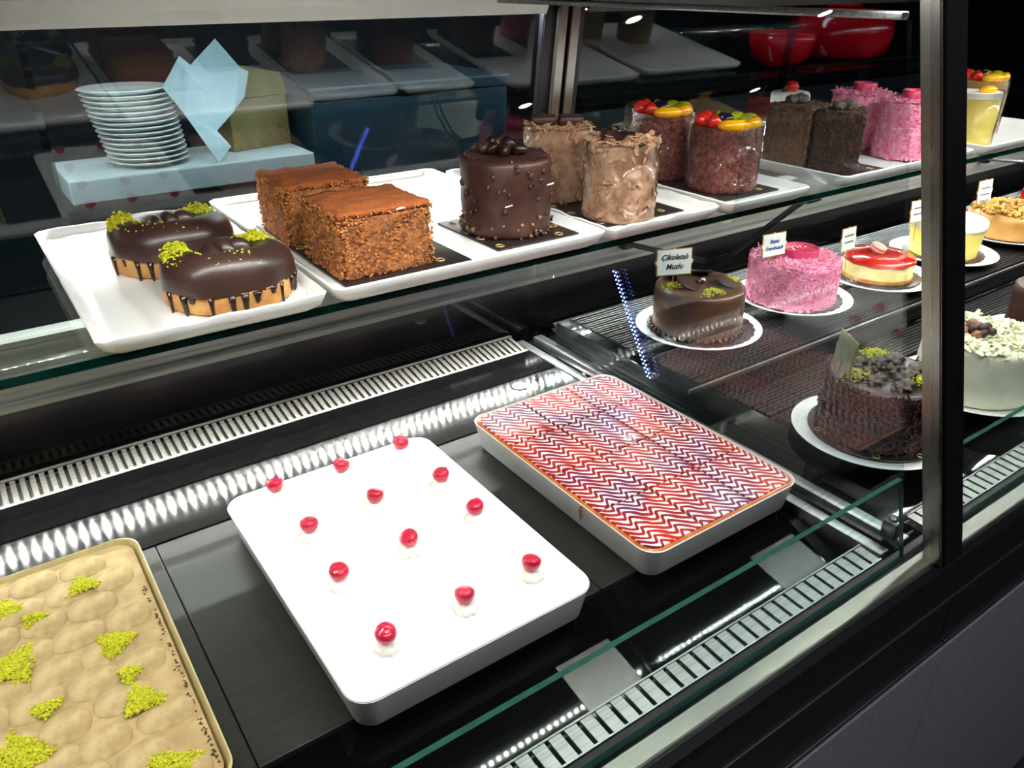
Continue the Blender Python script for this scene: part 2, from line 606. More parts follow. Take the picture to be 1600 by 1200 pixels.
def flakes(points, normals, size, thick=0.0006, rnd=random, aspect=2.5):
    """Little curled shavings lying on a surface."""
    bm = bmesh.new()
    for p, nrm in zip(points, normals):
        nrm = Vector(nrm).normalized()
        u = nrm.orthogonal().normalized()
        u = Matrix.Rotation(rnd.random() * 6.28, 3, nrm) @ u
        w = nrm.cross(u)
        L = size * (0.6 + 0.8 * rnd.random())
        W = L / aspect
        tl = 0.5 * rnd.random()
        c = [Vector(p) + u * L * a + w * W * b + nrm * (L * tl * (abs(a) if a > 0 else 0.1)) for a, b in ((-1, -.7), (0, -1), (1, -.5), (1, .5), (0, 1), (-1, .7))]
        A = [bm.verts.new(q) for q in c]
        B = [bm.verts.new(q + nrm * thick * 2) for q in c]
        for a, b, cc, d in ((0, 1, 4, 5), (1, 2, 3, 4)):
            bm.faces.new((A[d], A[cc], A[b], A[a]))
            bm.faces.new((B[a], B[b], B[cc], B[d]))
        for i in range(6):
            j = (i + 1) % 6
            bm.faces.new((A[i], A[j], B[j], B[i]))
    return bm


def text_bm(lines, size, depth=0.0003, gap=1.25):
    """Lettering as one mesh lying in the x-z plane, facing -y, centred."""
    cu = bpy.data.curves.new('lettering', 'FONT')
    cu.body = '\n'.join(lines)
    cu.size = size
    cu.align_x = 'CENTER'
    cu.align_y = 'CENTER'
    cu.space_line = gap
    cu.shear = 0.3
    cu.extrude = depth
    cu.offset = size * 0.022
    o = bpy.data.objects.new('lettering_tmp', cu)
    COL.objects.link(o)
    dg = bpy.context.evaluated_depsgraph_get()
    me = bpy.data.meshes.new_from_object(o.evaluated_get(dg))
    bpy.data.objects.remove(o)
    bpy.data.curves.remove(cu)
    bm = bmesh.new()
    bm.from_mesh(me)
    bpy.data.meshes.remove(me)
    bmesh.ops.rotate(bm, verts=bm.verts, cent=(0, 0, 0), matrix=Matrix.Rotation(PI / 2, 3, 'X'))
    return bm


# ------------------------------------------------------------------ the room
struct('floor', box(-5, 9, -8, 3.2, -0.95, -0.9), M['floor_tile'])
struct('ceiling', box(-5, 9, -8, 3.2, 1.9, 1.95), M['wall_dark'])
struct('wall_back', box(-5, 9, 3.1, 3.2, -0.9, 1.9), M['wall_dark'])
struct('wall_front', box(-5, 9, -8, -7.9, -0.9, 1.9), M['wall_dark'])
struct('wall_left', box(-5, -4.9, -7.9, 3.1, -0.9, 1.9), M['wall_dark'])
struct('wall_right', box(8.9, 9, -7.9, 3.1, -0.9, 1.9), M['wall_dark'])

for i, (sx, sy) in enumerate(((3.41, -5.91), (3.29, -3.42), (3.26, -2.23), (5.89, -3.63), (5.26, -5.97), (4.98, -2.25), (5.21, -6.79))):
    t = thing('ceiling_spotlight', 'round white recessed spotlight in the dark ceiling before the counter', 'spotlight', (sx, sy, 1.9), 0, 'ceiling spotlights over the customer side')
    obj('trim_ring', lathe([(0.045, -0.004), (0.06, -0.004), (0.062, 0.0), (0.045, 0.0), (0.045, -0.004)], 32), M['header_white'], t, 40)
    obj('lens', lathe([(0, -0.002), (0.045, -0.002), (0.045, 0.0), (0, 0.0)], 32), M['spot'], t)

# unseen fill lights added above the staff side and the customer side
area('staff_side_fill', (0.9, 1.95, 1.85), (0, 0, 0), 2.4, 0.3, 9.0, (0.96, 0.985, 1.0))
area('customer_side_fill', (1.0, -1.0, 1.85), (0, 0, 0), 2.4, 0.5, 11.0, (0.96, 0.95, 1.0))

# ------------------------------------------------------------------ the display case modules
LEAN = 0.254


def fy(z):
    return 0.345 + LEAN * z


DLEAN = -0.117


def dy(z):
    return 1.4135 + DLEAN * (z - 0.2145)


def lean_pane(bm, x0, x1, y0, z0, z1, th, lean=None, ends=1):
    """A pane leaning like the front glass; edges get material 1."""
    d = (LEAN if lean is None else lean) * (z1 - z0)
    P = [(y0, z0), (y0 + th, z0), (y0 + th + d, z1), (y0 + d, z1)]
    A = [bm.verts.new((x0, *p)) for p in P]
    B = [bm.verts.new((x1, *p)) for p in P]
    for i in range(4):
        j = (i + 1) % 4
        f = bm.faces.new((A[i], A[j], B[j], B[i]))
        f.material_index = 1 if i in (0, 2) else 0
    for q in (A[::-1], B):
        bm.faces.new(q).material_index = ends
    bmesh.ops.recalc_face_normals(bm, faces=list(bm.faces))


def led_strip(name, parent, x0, x1, y, z, ny, nz, m, pitch=0.0165, s=0.0026):
    """A thin strip with little square chips facing (0, ny, nz)."""
    n = Vector((0, ny, nz)).normalized()
    u = Vector((1, 0, 0))
    w = n.cross(u)
    bm = bmesh.new()
    c = Vector((0, y, z))
    for a in (0,):
        q = [c + Vector((x0, 0, 0)) + w * 0.005, c + Vector((x1, 0, 0)) + w * 0.005, c + Vector((x1, 0, 0)) - w * 0.005, c + Vector((x0, 0, 0)) - w * 0.005]
        A = [bm.verts.new(p) for p in q]
        B = [bm.verts.new(p - n * 0.002) for p in q]
        bm.faces.new(A)
        bm.faces.new(B[::-1])
        for i in range(4):
            bm.faces.new((A[i], A[(i + 1) % 4], B[(i + 1) % 4], B[i]))
    bmesh.ops.recalc_face_normals(bm, faces=list(bm.faces))
    st = obj(name, bm, M['card'], parent)
    bm = bmesh.new()
    x = x0 + pitch / 2
    while x < x1:
        p = c + Vector((x, 0, 0)) + n * 0.0012
        V = [bm.verts.new(p + u * a * s + w * b * s) for a, b in ((-1, -1), (1, -1), (1, 1), (-1, 1))]
        f = bm.faces.new(V)
        f.normal_update()
        if f.normal.dot(n) < 0:
            f.normal_flip()
        x += pitch
    obj('led_dots', bm, m, st, kind='stuff')
    return st


def slotted_vent(name, parent, x0, x1, ya, za, yb, zb, pitch, bar, rail, th=0.003, m='steel'):
    """A vent between (ya,za) and (yb,zb): two rails and one slat per pitch."""
    d = Vector((0, yb - ya, zb - za))
    L = d.length
    d.normalize()
    n = Vector((0, -d.z, d.y))

    def bar_bm(xa, xb, s0, s1, t0=0.0):
        bm = bmesh.new()
        v = []
        for t in (t0 - th, t0):
            for x, s in ((xa, s0), (xb, s0), (xb, s1), (xa, s1)):
                v.append(bm.verts.new(Vector((x, ya, za)) + d * s + n * t))
        for q in ((3, 2, 1, 0), (4, 5, 6, 7), (0, 1, 5, 4), (1, 2, 6, 5), (2, 3, 7, 6), (3, 0, 4, 7)):
            bm.faces.new([v[i] for i in q])
        return bm
    fr = obj(name, bar_bm(x0, x1, 0, rail, 0.0015), M[m], parent)
    obj('vent_rail', bar_bm(x0, x1, L - rail, L, 0.0015), M[m], fr)
    obj('vent_trough', bar_bm(x0, x1, 0, L, -0.012), M['black_satin'], fr)
    me = mesh_of(bar_bm(0, bar, rail, L - rail), 'vent_slat', M[m])
    x = x0
    while x + bar <= x1 + 1e-6:
        o = obj('vent_slat', me, None, fr)
        o.location = (x, 0, 0)
        x += pitch
    return fr


def build_case(t, x0, x1, vis0, vis1, right, g0, g1, d0, rb0, rb1):
    """All fixed parts of one case module between x0 and x1; vents are slatted where they can be seen (vis0..vis1)."""
    # deck plates
    if not right:
        for a, b in ((x0, -0.25), (-0.249, 0.0855), (0.0865, 0.505), (0.506, 0.832)):
            obj('deck_plate', box(a, b, 0.535, 0.93, -0.034, 0.0, 0.0012), M['black_deck'], t)
        obj('rear_ramp', box(x0, 0.832, 0.9305, 1.045, -0.012, 0.0015), M['brushed_black'], t)
        obj('rear_strip', prism([(1.0455, -0.012), (1.0455, 0.003), (1.13, 0.003), (1.13, -0.012)], 'x', x0, 0.832), M['black_gloss'], t)
    else:
        obj('deck_plate', box(d0, x1, 0.535, 0.775, -0.034, 0.0, 0.0012), M['black_gloss'], t)
        st = obj('step', box(d0, x1, 0.776, 1.13, -0.012, 0.046, 0.001), M['black_gloss'], t)
        obj('step_edge', box(d0, x1, 0.772, 0.7765, 0.040, 0.0475, 0.0008), M['steel'], st)
        # ribbed rubber mats
        for nm, xa, xb, ya, yb, z in (('step_mat', d0 + 0.03, x1, 0.782, 1.12, 0.046), ('deck_mat', d0 + 0.11, x1, 0.69, 0.766, 0.0)):
            bm = bmesh.new()
            y = ya
            bm_box(bm, xa, xb, ya, yb, z, z + 0.0015)
            while y < yb:
                nseg = 24
                for s in range(nseg):
                    xs, xe = xa + (xb - xa) * s / nseg, xa + (xb - xa) * (s + 1) / nseg
                    j = 0.0008 * random.random()
                    bm_box(bm, xs, xe, y + j, y + 0.003 + j, z + 0.0015, z + 0.003 + j)
                y += 0.0085
            obj(nm, bm, M['rubber'], st if 'step' in nm else t, kind='stuff')
    # lower front trough rising to the vent
    obj('front_trough', prism([(0.5345, -0.0355), (0.5345, -0.006), (0.4055, -0.032), (0.4055, -0.0355)], 'x', d0, 0.832 if not right else x1), M['trough_black'], t)
    if not right:
        for a, b in ((0.395, 0.47), (0.715, 0.80)):
            obj('textured_plate', prism([(0.482, -0.0172), (0.482, -0.0158), (0.412, -0.0299), (0.412, -0.0313)], 'x', a, b), M['textured_steel'], t)
    slotted_vent('front_vent', t, vis0, vis1, 0.372, -0.001, 0.405, 0.001, 0.0197, 0.0145, 0.002)
    slotted_vent('rear_vent', t, -0.14 if not right else vis0, vis1 if not right else 1.9, 1.131, 0.001, 1.192, 0.012, 0.0125, 0.0072, 0.006, m='vent_steel')
    # sill and ledge glass
    obj('ledge_channel', box(x0, x1, 0.352, 0.3715, -0.02, -0.001, 0.001), M['black_frame'], t)
    obj('sill', prism([(0.3515, -0.02), (0.3515, 0.0), (0.331, -0.001), (0.328, -0.004), (0.328, -0.02)], 'x', x0, x1), M['sill_steel'], t, 30)
    bm = bmesh.new()
    lean_pane(bm, g0, g1 - (0.0 if right else 0.02), 0.357, -0.0005, 0.105, 0.006)
    obj('ledge_glass', bm, [M['ledge_glass'], M['glass_edge']], t)
    # front frame and fascia
    obj('front_frame', prism([(0.3275, -0.02), (0.327, -0.003), (0.318, -0.006), (0.314, -0.012), (0.314, -0.06), (0.3275, -0.06)], 'x', x0, x1), M['black_frame'], t, 30)
    obj('frame_bead', box(x0, x1, 0.3105, 0.3275, -0.066, -0.0605, 0.0015), M['black_satin'], t)
    obj('lower_frame', box(x0, x1, 0.313, 0.3275, -0.142, -0.0665, 0.002), M['black_frame'], t)
    obj('base_bead', box(x0, x1, 0.306, 0.3275, -0.150, -0.1425, 0.002), M['black_satin'], t)
    obj('front_panel', box(x0, x1, 0.304, 0.3275, -0.86, -0.1505, 0.001), M['fascia'], t)
    # leaning outer glass
    bm = bmesh.new()
    lean_pane(bm, g0, g1, fy(0.0) - 0.016, 0.0005, 0.645, 0.005, ends=0)
    obj('front_pane', bm, M['front_glass'], t)
    # back wall, rail with profiled beads, doors, header
    obj('back_panel', box(x0, x1, 1.2, 1.212, -0.02, 0.115), M['back_black'], t)
    rail = obj('door_rail', prism([(1.2, 0.116), (1.2, 0.118), (1.192, 0.118), (1.192, 0.124), (1.196, 0.126), (1.196, 0.158), (1.193, 0.159), (1.193, 0.164),
                                   (1.196, 0.166), (1.196, 0.204), (1.191, 0.206), (1.191, 0.214), (1.23, 0.214), (1.23, 0.116)], 'x', x0, x1), M['aluminium'], t)
    led_strip('led_strip', rail, x0, x1, 1.186, 0.1195, -0.25, -1, M['led'])
    obj('led_holder', prism([(1.1915, 0.1225), (1.1915, 0.128), (1.179, 0.128), (1.1775, 0.127), (1.1775, 0.1185), (1.1785, 0.1185), (1.1785, 0.1225)], 'x', x0, x1), M['aluminium'], rail)
    obj('rear_ledge', box(x0, x1, 1.2305, 1.455, 0.196, 0.2085, 0.001), M['matte_black'], t)
    obj('door_track', box(rb0, rb1, 1.404, 1.44, 0.209, 0.2143, 0.001), M['matte_black'], t)
    xs = [(rb0, 0.13), (0.12, rb1)] if not right else [(rb0, 1.85), (1.84, rb1)]
    for k, (a, b) in enumerate(xs):
        bm = bmesh.new()
        lean_pane(bm, a, b, 1.4135 + 0.011 * k, 0.2145, 0.597, 0.005, DLEAN)
        obj('sliding_door', bm, M['door_glass'], t)
    hd = obj('rear_header', prism([(1.362, 0.598), (1.362, 0.5905), (1.359, 0.5905), (1.348, 0.612), (1.345, 0.6125), (1.338, 0.63), (1.345, 0.64), (1.40, 0.64), (1.40, 0.598)], 'x', rb0, rb1), M['header_white'] if not right else M['black_satin'], t)
    led_strip('led_strip', hd, rb0, rb1, 1.372, 0.5965, 0, -1, M['led_top'])
    obj('top_panel', box(x0, x1, 0.575, 1.43, 0.6465, 0.662, 0.002), M['black_satin'], t)
    fh = obj('front_header', box(x0, x1, fy(0.646), 0.5745, 0.6505, 0.672, 0.002), M['black_satin'], t)
    led_strip('led_strip', fh, g0, g1, 0.545, 0.650, 0.12, -1, M['led_front'])
    obj('base_body', box(x0, x1, 0.3285, 1.455, -0.88, -0.036), M['black_satin'], t)


case_l = thing('display_case', 'left glass pastry case with black deck, slotted steel vents and leaning front glass', 'display case')
build_case(case_l, -0.75, 0.9265, -0.05, 0.832, False, -0.75, 0.8755, -0.75, -0.75, 1.037)
obj('steel_disc', lathe([(0, 0), (.0125, 0), (.0135, .001), (.0125, .002), (0, .0022)], 32, (.73, 1.0175, .0016)), M['steel'], case_l, 40)
# divider wall between the modules: two steel rails, glass above, clamp
for a, b in ((0.8335, 0.852), (0.8775, 0.899)):
    obj('divider_rail', box(a, b, 0.375, 1.177, -0.019, 0.004, 0.002), M['steel'], case_l, 40)
obj('divider_groove', box(0.8525, 0.877, 0.375, 1.177, -0.019, -0.004), M['black_gloss'], case_l)
bm = bmesh.new()
bm_prism(bm, [(fy(0.0045) + 0.035, 0.0045), (1.178, 0.0045), (1.178, 0.338), (0.735, 0.338), (0.718, 0.345), (0.718, 0.6125), (fy(0.6125) + 0.018, 0.6125)], 'x', 0.884, 0.892)
obj('divider_glass', bm, M['divider_glass'], case_l)
cl = obj('glass_clamp', box(0.868, 0.8838, 0.381, 0.401, 0.004, 0.03, 0.003), M['steel'], case_l, 40)
obj('clamp_screw', lathe([(0, 0), (0.006, 0), (0.006, 0.004), (0.004, 0.006), (0, 0.006)], 16, (0.876, 0.391, 0.03)), M['steel'], cl, 40)
# led reflection in the divider pane, built as a glowing blue strip
bs = obj('blue_led_reflection', tube([(0.8825, 0.953, 0.209), (0.8825, 0.848, 0.043)], 0.0012, 6), M['black_satin'], case_l)
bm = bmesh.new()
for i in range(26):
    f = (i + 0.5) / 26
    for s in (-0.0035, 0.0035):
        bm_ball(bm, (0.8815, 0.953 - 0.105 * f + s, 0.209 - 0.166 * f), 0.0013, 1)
obj('led_dots', bm, M['blue_reflection'], bs, kind='stuff')  # reflected blue dots modelled as glowing beads
# top rail of the divider, front post, rear post
obj('divider_top_rail', box(0.879, 0.893, fy(0.62) + 0.02, 1.30, 0.613, 0.621, 0.002), M['steel'], case_l)
z0, z1 = -0.002, 0.70


def lean_box(xa, xb, ya, yb, za, zb, fy=fy):
    bm = bmesh.new()
    P = [(fy(za) + ya, za), (fy(za) + yb, za), (fy(zb) + yb, zb), (fy(zb) + ya, zb)]
    bm_prism(bm, P, 'x', xa, xb)
    bmesh.ops.bevel(bm, geom=list(bm.edges), offset=0.0015, segments=2, affect='EDGES')
    return bm


post = obj('front_post', lean_box(0.882, 0.926, -0.026, 0.0, z0, z1), M['black_frame'], case_l)
obj('post_facing', lean_box(0.8765, 0.8815, -0.024, 0.0, z0, z1), M['post_steel'], post)
rp = obj('rear_post', lean_box(1.0375, 1.142, -0.004, 0.03, 0.2145, 0.64, dy), M['black_frame'], case_l)
for a, b in ((1.066, 1.088), (1.098, 1.121)):
    obj('door_stile', lean_box(a, b, -0.016, -0.0045, 0.2145, 0.64, dy), M['post_steel'], rp, 40)

case_r = thing('display_case', 'right glass cake case with black stepped display behind the leaning post', 'display case', (0, 0, 0))
build_case(case_r, 0.9275, 3.1, 0.94, 1.55, True, 0.9275, 3.1, 0.9005, 1.1425, 3.1)

# ------------------------------------------------------------------ upper glass shelf
shelf = thing('glass_shelf', 'long clear glass shelf with dark green polished edge running above both cases', 'shelf')
bm = bmesh.new()
v, fs = bm_box(bm, -0.75, 3.1, 0.74, 1.168, 0.341, 0.35)
for i, f in enumerate(fs):
    f.material_index = 0 if i in (0, 1) else 1
obj('shelf_pane', bm, [M['shelf_glass'], M['shelf_edge']], shelf)
led_strip('led_strip', shelf, 0.95, 3.1, 0.754, 0.3385, 0.45, -1, M['led_shelf'])
for xb in (-0.45, 1.12, 2.6):
    for dx in (-0.008, 0.008):
        obj('bracket_arm', tube([(xb + dx, 0.764, 0.337), (xb + dx, 0.841, 0.264), (xb + dx, 0.90, 0.206), (xb + dx, 0.96, 0.176), (xb + dx, 1.186, 0.155)], 0.0032, 8), M['black_frame'], shelf, 40)
    obj('bracket_tip', box(xb - 0.018, xb + 0.018, 0.75, 0.775, 0.331, 0.3405, 0.002), M['black_frame'], shelf)
    obj('bracket_post', box(xb - 0.012, xb + 0.012, 1.1685, 1.19, 0.145, 0.352, 0.002), M['black_frame'], shelf)


# ------------------------------------------------------------------ trays
def melamine_tray(label, x0, x1, y0, y1, wave=0.0):
    t = thing('serving_tray', label, 'tray', ((x0 + x1) / 2, (y0 + y1) / 2, 0.3503), 0, 'white serving trays on the glass shelf')
    w, d = x1 - x0, y1 - y0
    r = 0.008
    obj('tray_body', loft([(w - .03, d - .03, r, 0), (w - .012, d - .012, r, .006), (w - .001, d - .001, r, .017), (w, d, r, .0195), (w - .003, d - .003, r, .021),
                           (w - .009, d - .009, r, .0195), (w - .016, d - .016, r, .0125), (w - .03, d - .03, r, .0105)], 4, wave, 0.012), M['white_melamine'], t, 50)
    return t


melamine_tray('white tray at the left end of the shelf, under two glazed rings', 0.062, 0.281, 0.722, 1.14, 0.0012)
melamine_tray('wide white tray under the cocoa blocks and the nutty chocolate cylinder', 0.288, 0.655, 0.722, 1.172)
melamine_tray('white tray with rippled rim under two tan shaved cylinders', 0.661, 0.866, 0.724, 1.14, 0.0016)
melamine_tray('white tray under two fruit-topped cylinder cakes', 0.882, 1.067, 0.722, 1.14)
melamine_tray('white tray under dark crumb blocks and pink cylinders', 1.161, 1.56, 0.728, 1.16)
melamine_tray('white tray under mango cylinders beyond the leaning post', 1.6, 1.98, 0.728, 1.14)
ZT = 0.3503 + 0.0107      # tray floor


def board(label, x, y, w, d, rz=0.0, rings=6):
    """Black cake board with small printed gold rings."""
    t = thing('cake_board', label, 'cake board', (x, y, ZT), rz, 'black cake boards on the shelf trays')
    obj('board_sheet', box(-w / 2, w / 2, -d / 2, d / 2, 0, 0.0025, 0.0008), M['board_black'], t)
    spots = [(-w * .42, -d * .42), (w * .3, -d * .43), (w * .43, -d * .2), (-w * .43, d * .05), (-w * .40, d * .38), (-w * .44, -d * .15), (w * .42, d * .38)][:rings]
    for px, py in spots:
        obj('gold_ring', tube([(px + .005 * math.cos(a * PI / 8), py + .005 * math.sin(a * PI / 8), 0.0027) for a in range(16)], 0.0009, 4, True), M['gold'], t)
    return t


ZB = ZT + 0.0026
board('black board under the two cocoa blocks', 0.388, 0.888, 0.158, 0.285)
board('black board under the nutty chocolate cylinder', 0.574, 0.83, 0.125, 0.145)
board('black board under the two tan shaved cylinders', 0.752, 0.868, 0.15, 0.22)
board('black board under the two fruit-topped cylinders', 0.965, 0.875, 0.145, 0.23)
board('black board under the two dark crumb blocks', 1.245, 0.85, 0.12, 0.2)
board('black board under the pink cylinders', 1.45, 0.86, 0.13, 0.2)


# ------------------------------------------------------------------ chocolate glazed rings
def glazed_ring(label, x, y, R, rz, seed):
    rnd = random.Random(seed)
    t = thing('glazed_ring', label, 'pastry', (x, y, ZT), rz, 'chocolate glazed rings')
    ri, ro = R * 0.34, R
    rm, rt = (ri + ro) / 2, (ro - ri) / 2
    # choux base
    obj('choux_base', lathe([(ri, 0.002), (ro * .90, 0.0), (ro * .97, .004), (ro * .985, .022), (ro * .95, .028), (ri, .028), (ri, .002)], 64, jit=0.002, jscale=50), M['choux'], t, True)
    # glaze: a swollen half torus with wavy skirt
    prof = []
    for k in range(15):
        a = PI * k / 14
        prof.append((rm + rt * 1.02 * math.cos(a), 0.025 + 0.029 * math.sin(a) ** 0.8 + (0.0 if 0 < k < 14 else -0.003)))
    prof.append(prof[0])
    bm = bmesh.new()
    bm_lathe(bm, prof, 96, wob=lambda a, z: 0.025 * math.sin(3 * a + seed) + 0.012 * math.sin(7 * a + 2 * seed))
    for vv in bm.verts:
        a = math.atan2(vv.co.y, vv.co.x)
        if vv.co.z < 0.028:
            vv.co.z += 0.0035 * noise.noise(Vector((math.cos(a) * 4, math.sin(a) * 4, seed)))
        else:
            vv.co.z *= 1 + 0.10 * math.cos(a + 2.2)
    obj('chocolate_glaze', bm, M['choc_glaze'], t, True)
    # folded knobs of glaze in the middle
    for k, (kx, ky, kr) in enumerate(((-0.012, .002, .0135), (.004, .010, .013), (.018, .006, .0125))):
        obj('glaze_fold', ball((kx * R / .062, ky, 0.040), kr, 3, sc=(.7, 1.2, 1.3), rot=Matrix.Rotation(.5 * k, 3, 'Z')), M['choc_glaze'], t, True)
    # drips down the base
    for k in range(15):
        a = PI + 0.1 + k * (PI * 1.15) / 15 + rnd.uniform(-.06, .06)
        L = rnd.choice((.008, .012, .016, .022, .026))
        wd = rnd.uniform(.6, 1.5)
        rr = ro * .99
        pts = [(rr * math.cos(a) * f, rr * math.sin(a) * f, 0.022 - L * s) for s, f in ((0, 1.0), (.4, 1.0), (.8, .998), (1, .99))]
        obj('chocolate_drip', tube(pts, [.0038 * wd, .0026 * wd, .002 * wd, .0009], 8), M['choc_drip'], t, True)
    # pistachio piles
    for a0, sp in ((PI * 0.92, .3), (PI * 0.10, .34)):
        pts = []
        for i in range(430):
            a = a0 + rnd.gauss(0, sp * .55)
            q = rnd.random()
            rr = rm + rt * (q - .35) * 1.1
            f = max(0.0, 1 - ((rr - rm) / rt) ** 2)
            z = (0.021 + 0.033 * f ** 0.45) * (1 + 0.10 * math.cos(a + 2.2)) + abs(rnd.gauss(0, .0022)) * (1.4 if abs(a - a0) < sp * .5 else .5)
            pts.append((rr * math.cos(a), rr * math.sin(a), z))
        obj('pistachio_crumbs', bits(pts, .0026, .7, rnd), M['pistachio'], t, kind='stuff')
    pts = []
    for i in range(34):
        a = rnd.uniform(PI * .95, PI * 1.55)
        u = rnd.uniform(.05, .8)
        rr = rm + rt * u
        f = max(0.0, 1 - u * u)
        pts.append((rr * math.cos(a), rr * math.sin(a), (0.022 + 0.033 * f ** .42) * (1 + 0.10 * math.cos(a + 2.2))))
    obj('pistachio_sprinkle', bits(pts, .0018, .6, rnd), M['pistachio'], t, kind='stuff')
    return t


glazed_ring('chocolate glazed ring with pistachio nearer the glass, dripping over a golden base', 0.2035, 0.7995, 0.0655, 0.2, 3)
glazed_ring('chocolate glazed ring with pistachio behind the dripping one', 0.1845, 0.9455, 0.0675, 0.15, 8)


# ------------------------------------------------------------------ cocoa dusted blocks
def rough_block(w, d, h, cuts=14, jit=.003, seed=0, bevel=.006, top=True):
    bm = bmesh.new()
    bm_box(bm, -w / 2, w / 2, -d / 2, d / 2, 0, h)
    bmesh.ops.bevel(bm, geom=[e for e in bm.edges if abs((e.verts[0].co - e.verts[1].co).z) > .01 or min(v.co.z for v in e.verts) > h * .5], offset=bevel, segments=2, affect='EDGES')
    bmesh.ops.subdivide_edges(bm, edges=[e for e in bm.edges if e.calc_length() > .02], cuts=cuts, use_grid_fill=True)
    bm.normal_update()
    for v in bm.verts:
        n = v.normal.copy()
        k = noise.noise(v.co * 140 + Vector((seed, 0, 0))) * jit + noise.noise(v.co * 45 + Vector((seed, 7, 0))) * jit
        if top and n.z > .6:
            k *= .35
        v.co += n * k
    return bm


def cocoa_block(label, x, y, rz, seed, w=.104, d=.105, h=.071):
    rnd = random.Random(seed)
    t = thing('cocoa_block_cake', label, 'cake', (x, y, ZB), rz, 'cocoa dusted block cakes')
    obj('cake_body', rough_block(w, d, h, 16, .0022, seed), M['brown_crumb'], t, True)
    pts = []
    for i in range(1500):
        s = rnd.choice('flrb' if i % 3 else 'fl')
        u, q = rnd.uniform(-.5, .5), rnd.random()
        z = h * q
        p = {'f': (u * w, -d / 2, z), 'b': (u * w, d / 2, z), 'l': (-w / 2, u * d, z), 'r': (w / 2, u * d, z)}[s]
        pts.append(p)
    obj('cake_crumbs', bits(pts, .0021, 1.0, rnd), M['crumb_bit'], t, kind='stuff')
    bm = bmesh.new()
    g = 18
    V = [[bm.verts.new(((i / g - .5) * w * .97, (j / g - .5) * d * .97, h + .0035 + .004 * noise.noise(Vector((i * .35, j * .35, seed))) - .003 * max(abs(i / g - .5), abs(j / g - .5)) ** 4 * 16)) for j in range(g + 1)] for i in range(g + 1)]
    for i in range(g):
        for j in range(g):
            bm.faces.new((V[i][j], V[i + 1][j], V[i + 1][j + 1], V[i][j + 1]))
    ex = bmesh.ops.extrude_face_region(bm, geom=list(bm.faces))
    for e in ex['geom']:
        if isinstance(e, bmesh.types.BMVert):
            e.co.z -= .006
    bmesh.ops.recalc_face_normals(bm, faces=list(bm.faces))
    obj('cocoa_top', bm, M['cocoa'], t, True)
    return t


cocoa_block('square cocoa dusted block cake nearer the glass, standing before its twin', 0.3685, 0.812, 0.0, 21, .112, .104)
cocoa_block('square cocoa dusted block cake at the back, half hidden by the nearer one', 0.366, 0.962, -0.04, 22, .108, .108)


# ------------------------------------------------------------------ cylinder cakes on the shelf
def cake_body(r, h, jit=.002, jscale=60, n=72, edge=.006, c=(0, 0, 0)):
    prof = [(0, 0), (r * .97, 0), (r, .004)]
    m = 14
    for k in range(1, m):
        prof.append((r, .004 + (h - .004 - edge) * k / m))
    for k in range(4):
        a = PI / 2 * k / 3
        prof.append((r - edge + edge * math.cos(a), h - edge + edge * math.sin(a)))
    prof += [(r * .7, h), (r * .4, h), (r * .15, h), (0, h)]
    return lathe(prof, n, c, jit=jit, jscale=jscale)


def side_points(r, h, n, rnd, zlo=0.0, zhi=1.0, bias=1.0):
    P, N = [], []
    for i in range(n):
        a = rnd.random() * 2 * PI
        z = h * (zlo + (zhi - zlo) * rnd.random() ** bias)
        P.append((r * math.cos(a), r * math.sin(a), z))
        N.append((math.cos(a), math.sin(a), 0))
    return P, N


def top_points(r, h, n, rnd, rin=0.0):
    P, N = [], []
    for i in range(n):
        a = rnd.random() * 2 * PI
        q = r * math.sqrt(rin + (1 - rin) * rnd.random())
        P.append((q * math.cos(a), q * math.sin(a), h))
        N.append((rnd.gauss(0, .3), rnd.gauss(0, .3), 1))
    return P, N


# nutty dark chocolate cylinder
rnd = random.Random(5)
t = thing('nutty_chocolate_cylinder', 'dark chocolate cylinder cake with chopped nuts and a cluster on top', 'cake', (0.573, 0.83, ZB))
obj('cake_body', cake_body(.0575, .094, .0025, 35), M['choc_coat'], t, True)
P, N = side_points(.0585, .094, 90, rnd, 0, .95, 1.7)
bm = bmesh.new()
for p in P:
    bm_ball(bm, p, rnd.uniform(.0018, .004), 1, sc=(1, 1, 1.3), jit=.4)
obj('nut_pieces', bm, M['choc_coat'], t, True, kind='stuff')
P, N = side_points(.0595, .03, 34, rnd, 0, 1, 1)
obj('hazelnut_bits', bits(P, .0035, .8, rnd), M['nut'], t, kind='stuff')
P = [(.053 * math.cos(a * .21) * rnd.uniform(.9, 1.03), .053 * math.sin(a * .21) * rnd.uniform(.9, 1.03), .0945) for a in range(30)]
obj('rim_crumbs', bits(P, .0034, .7, rnd), M['choc_coat'], t, kind='stuff')
for i in range(11):
    a = i * 2.4
    q = .006 * math.sqrt(i) * 1.25
    obj('chocolate_nut', ball((q * math.cos(a), .008 + q * math.sin(a), .101 + .006 * (i < 4)), .0092, 2, sc=(1.3, .8, .9), jit=.5, rot=Matrix.Rotation(a, 3, 'Z')), M['choc_dark'] if i % 3 else M['choc_coat'], t, True)


def collar(t, r, h):
    bm = bmesh.new()
    bm_lathe(bm, [(r, .001), (r, h), (r - .0006, h), (r - .0006, .001), (r, .001)], 64)
    obj('acetate_collar', bm, M['acetate'], t, True)


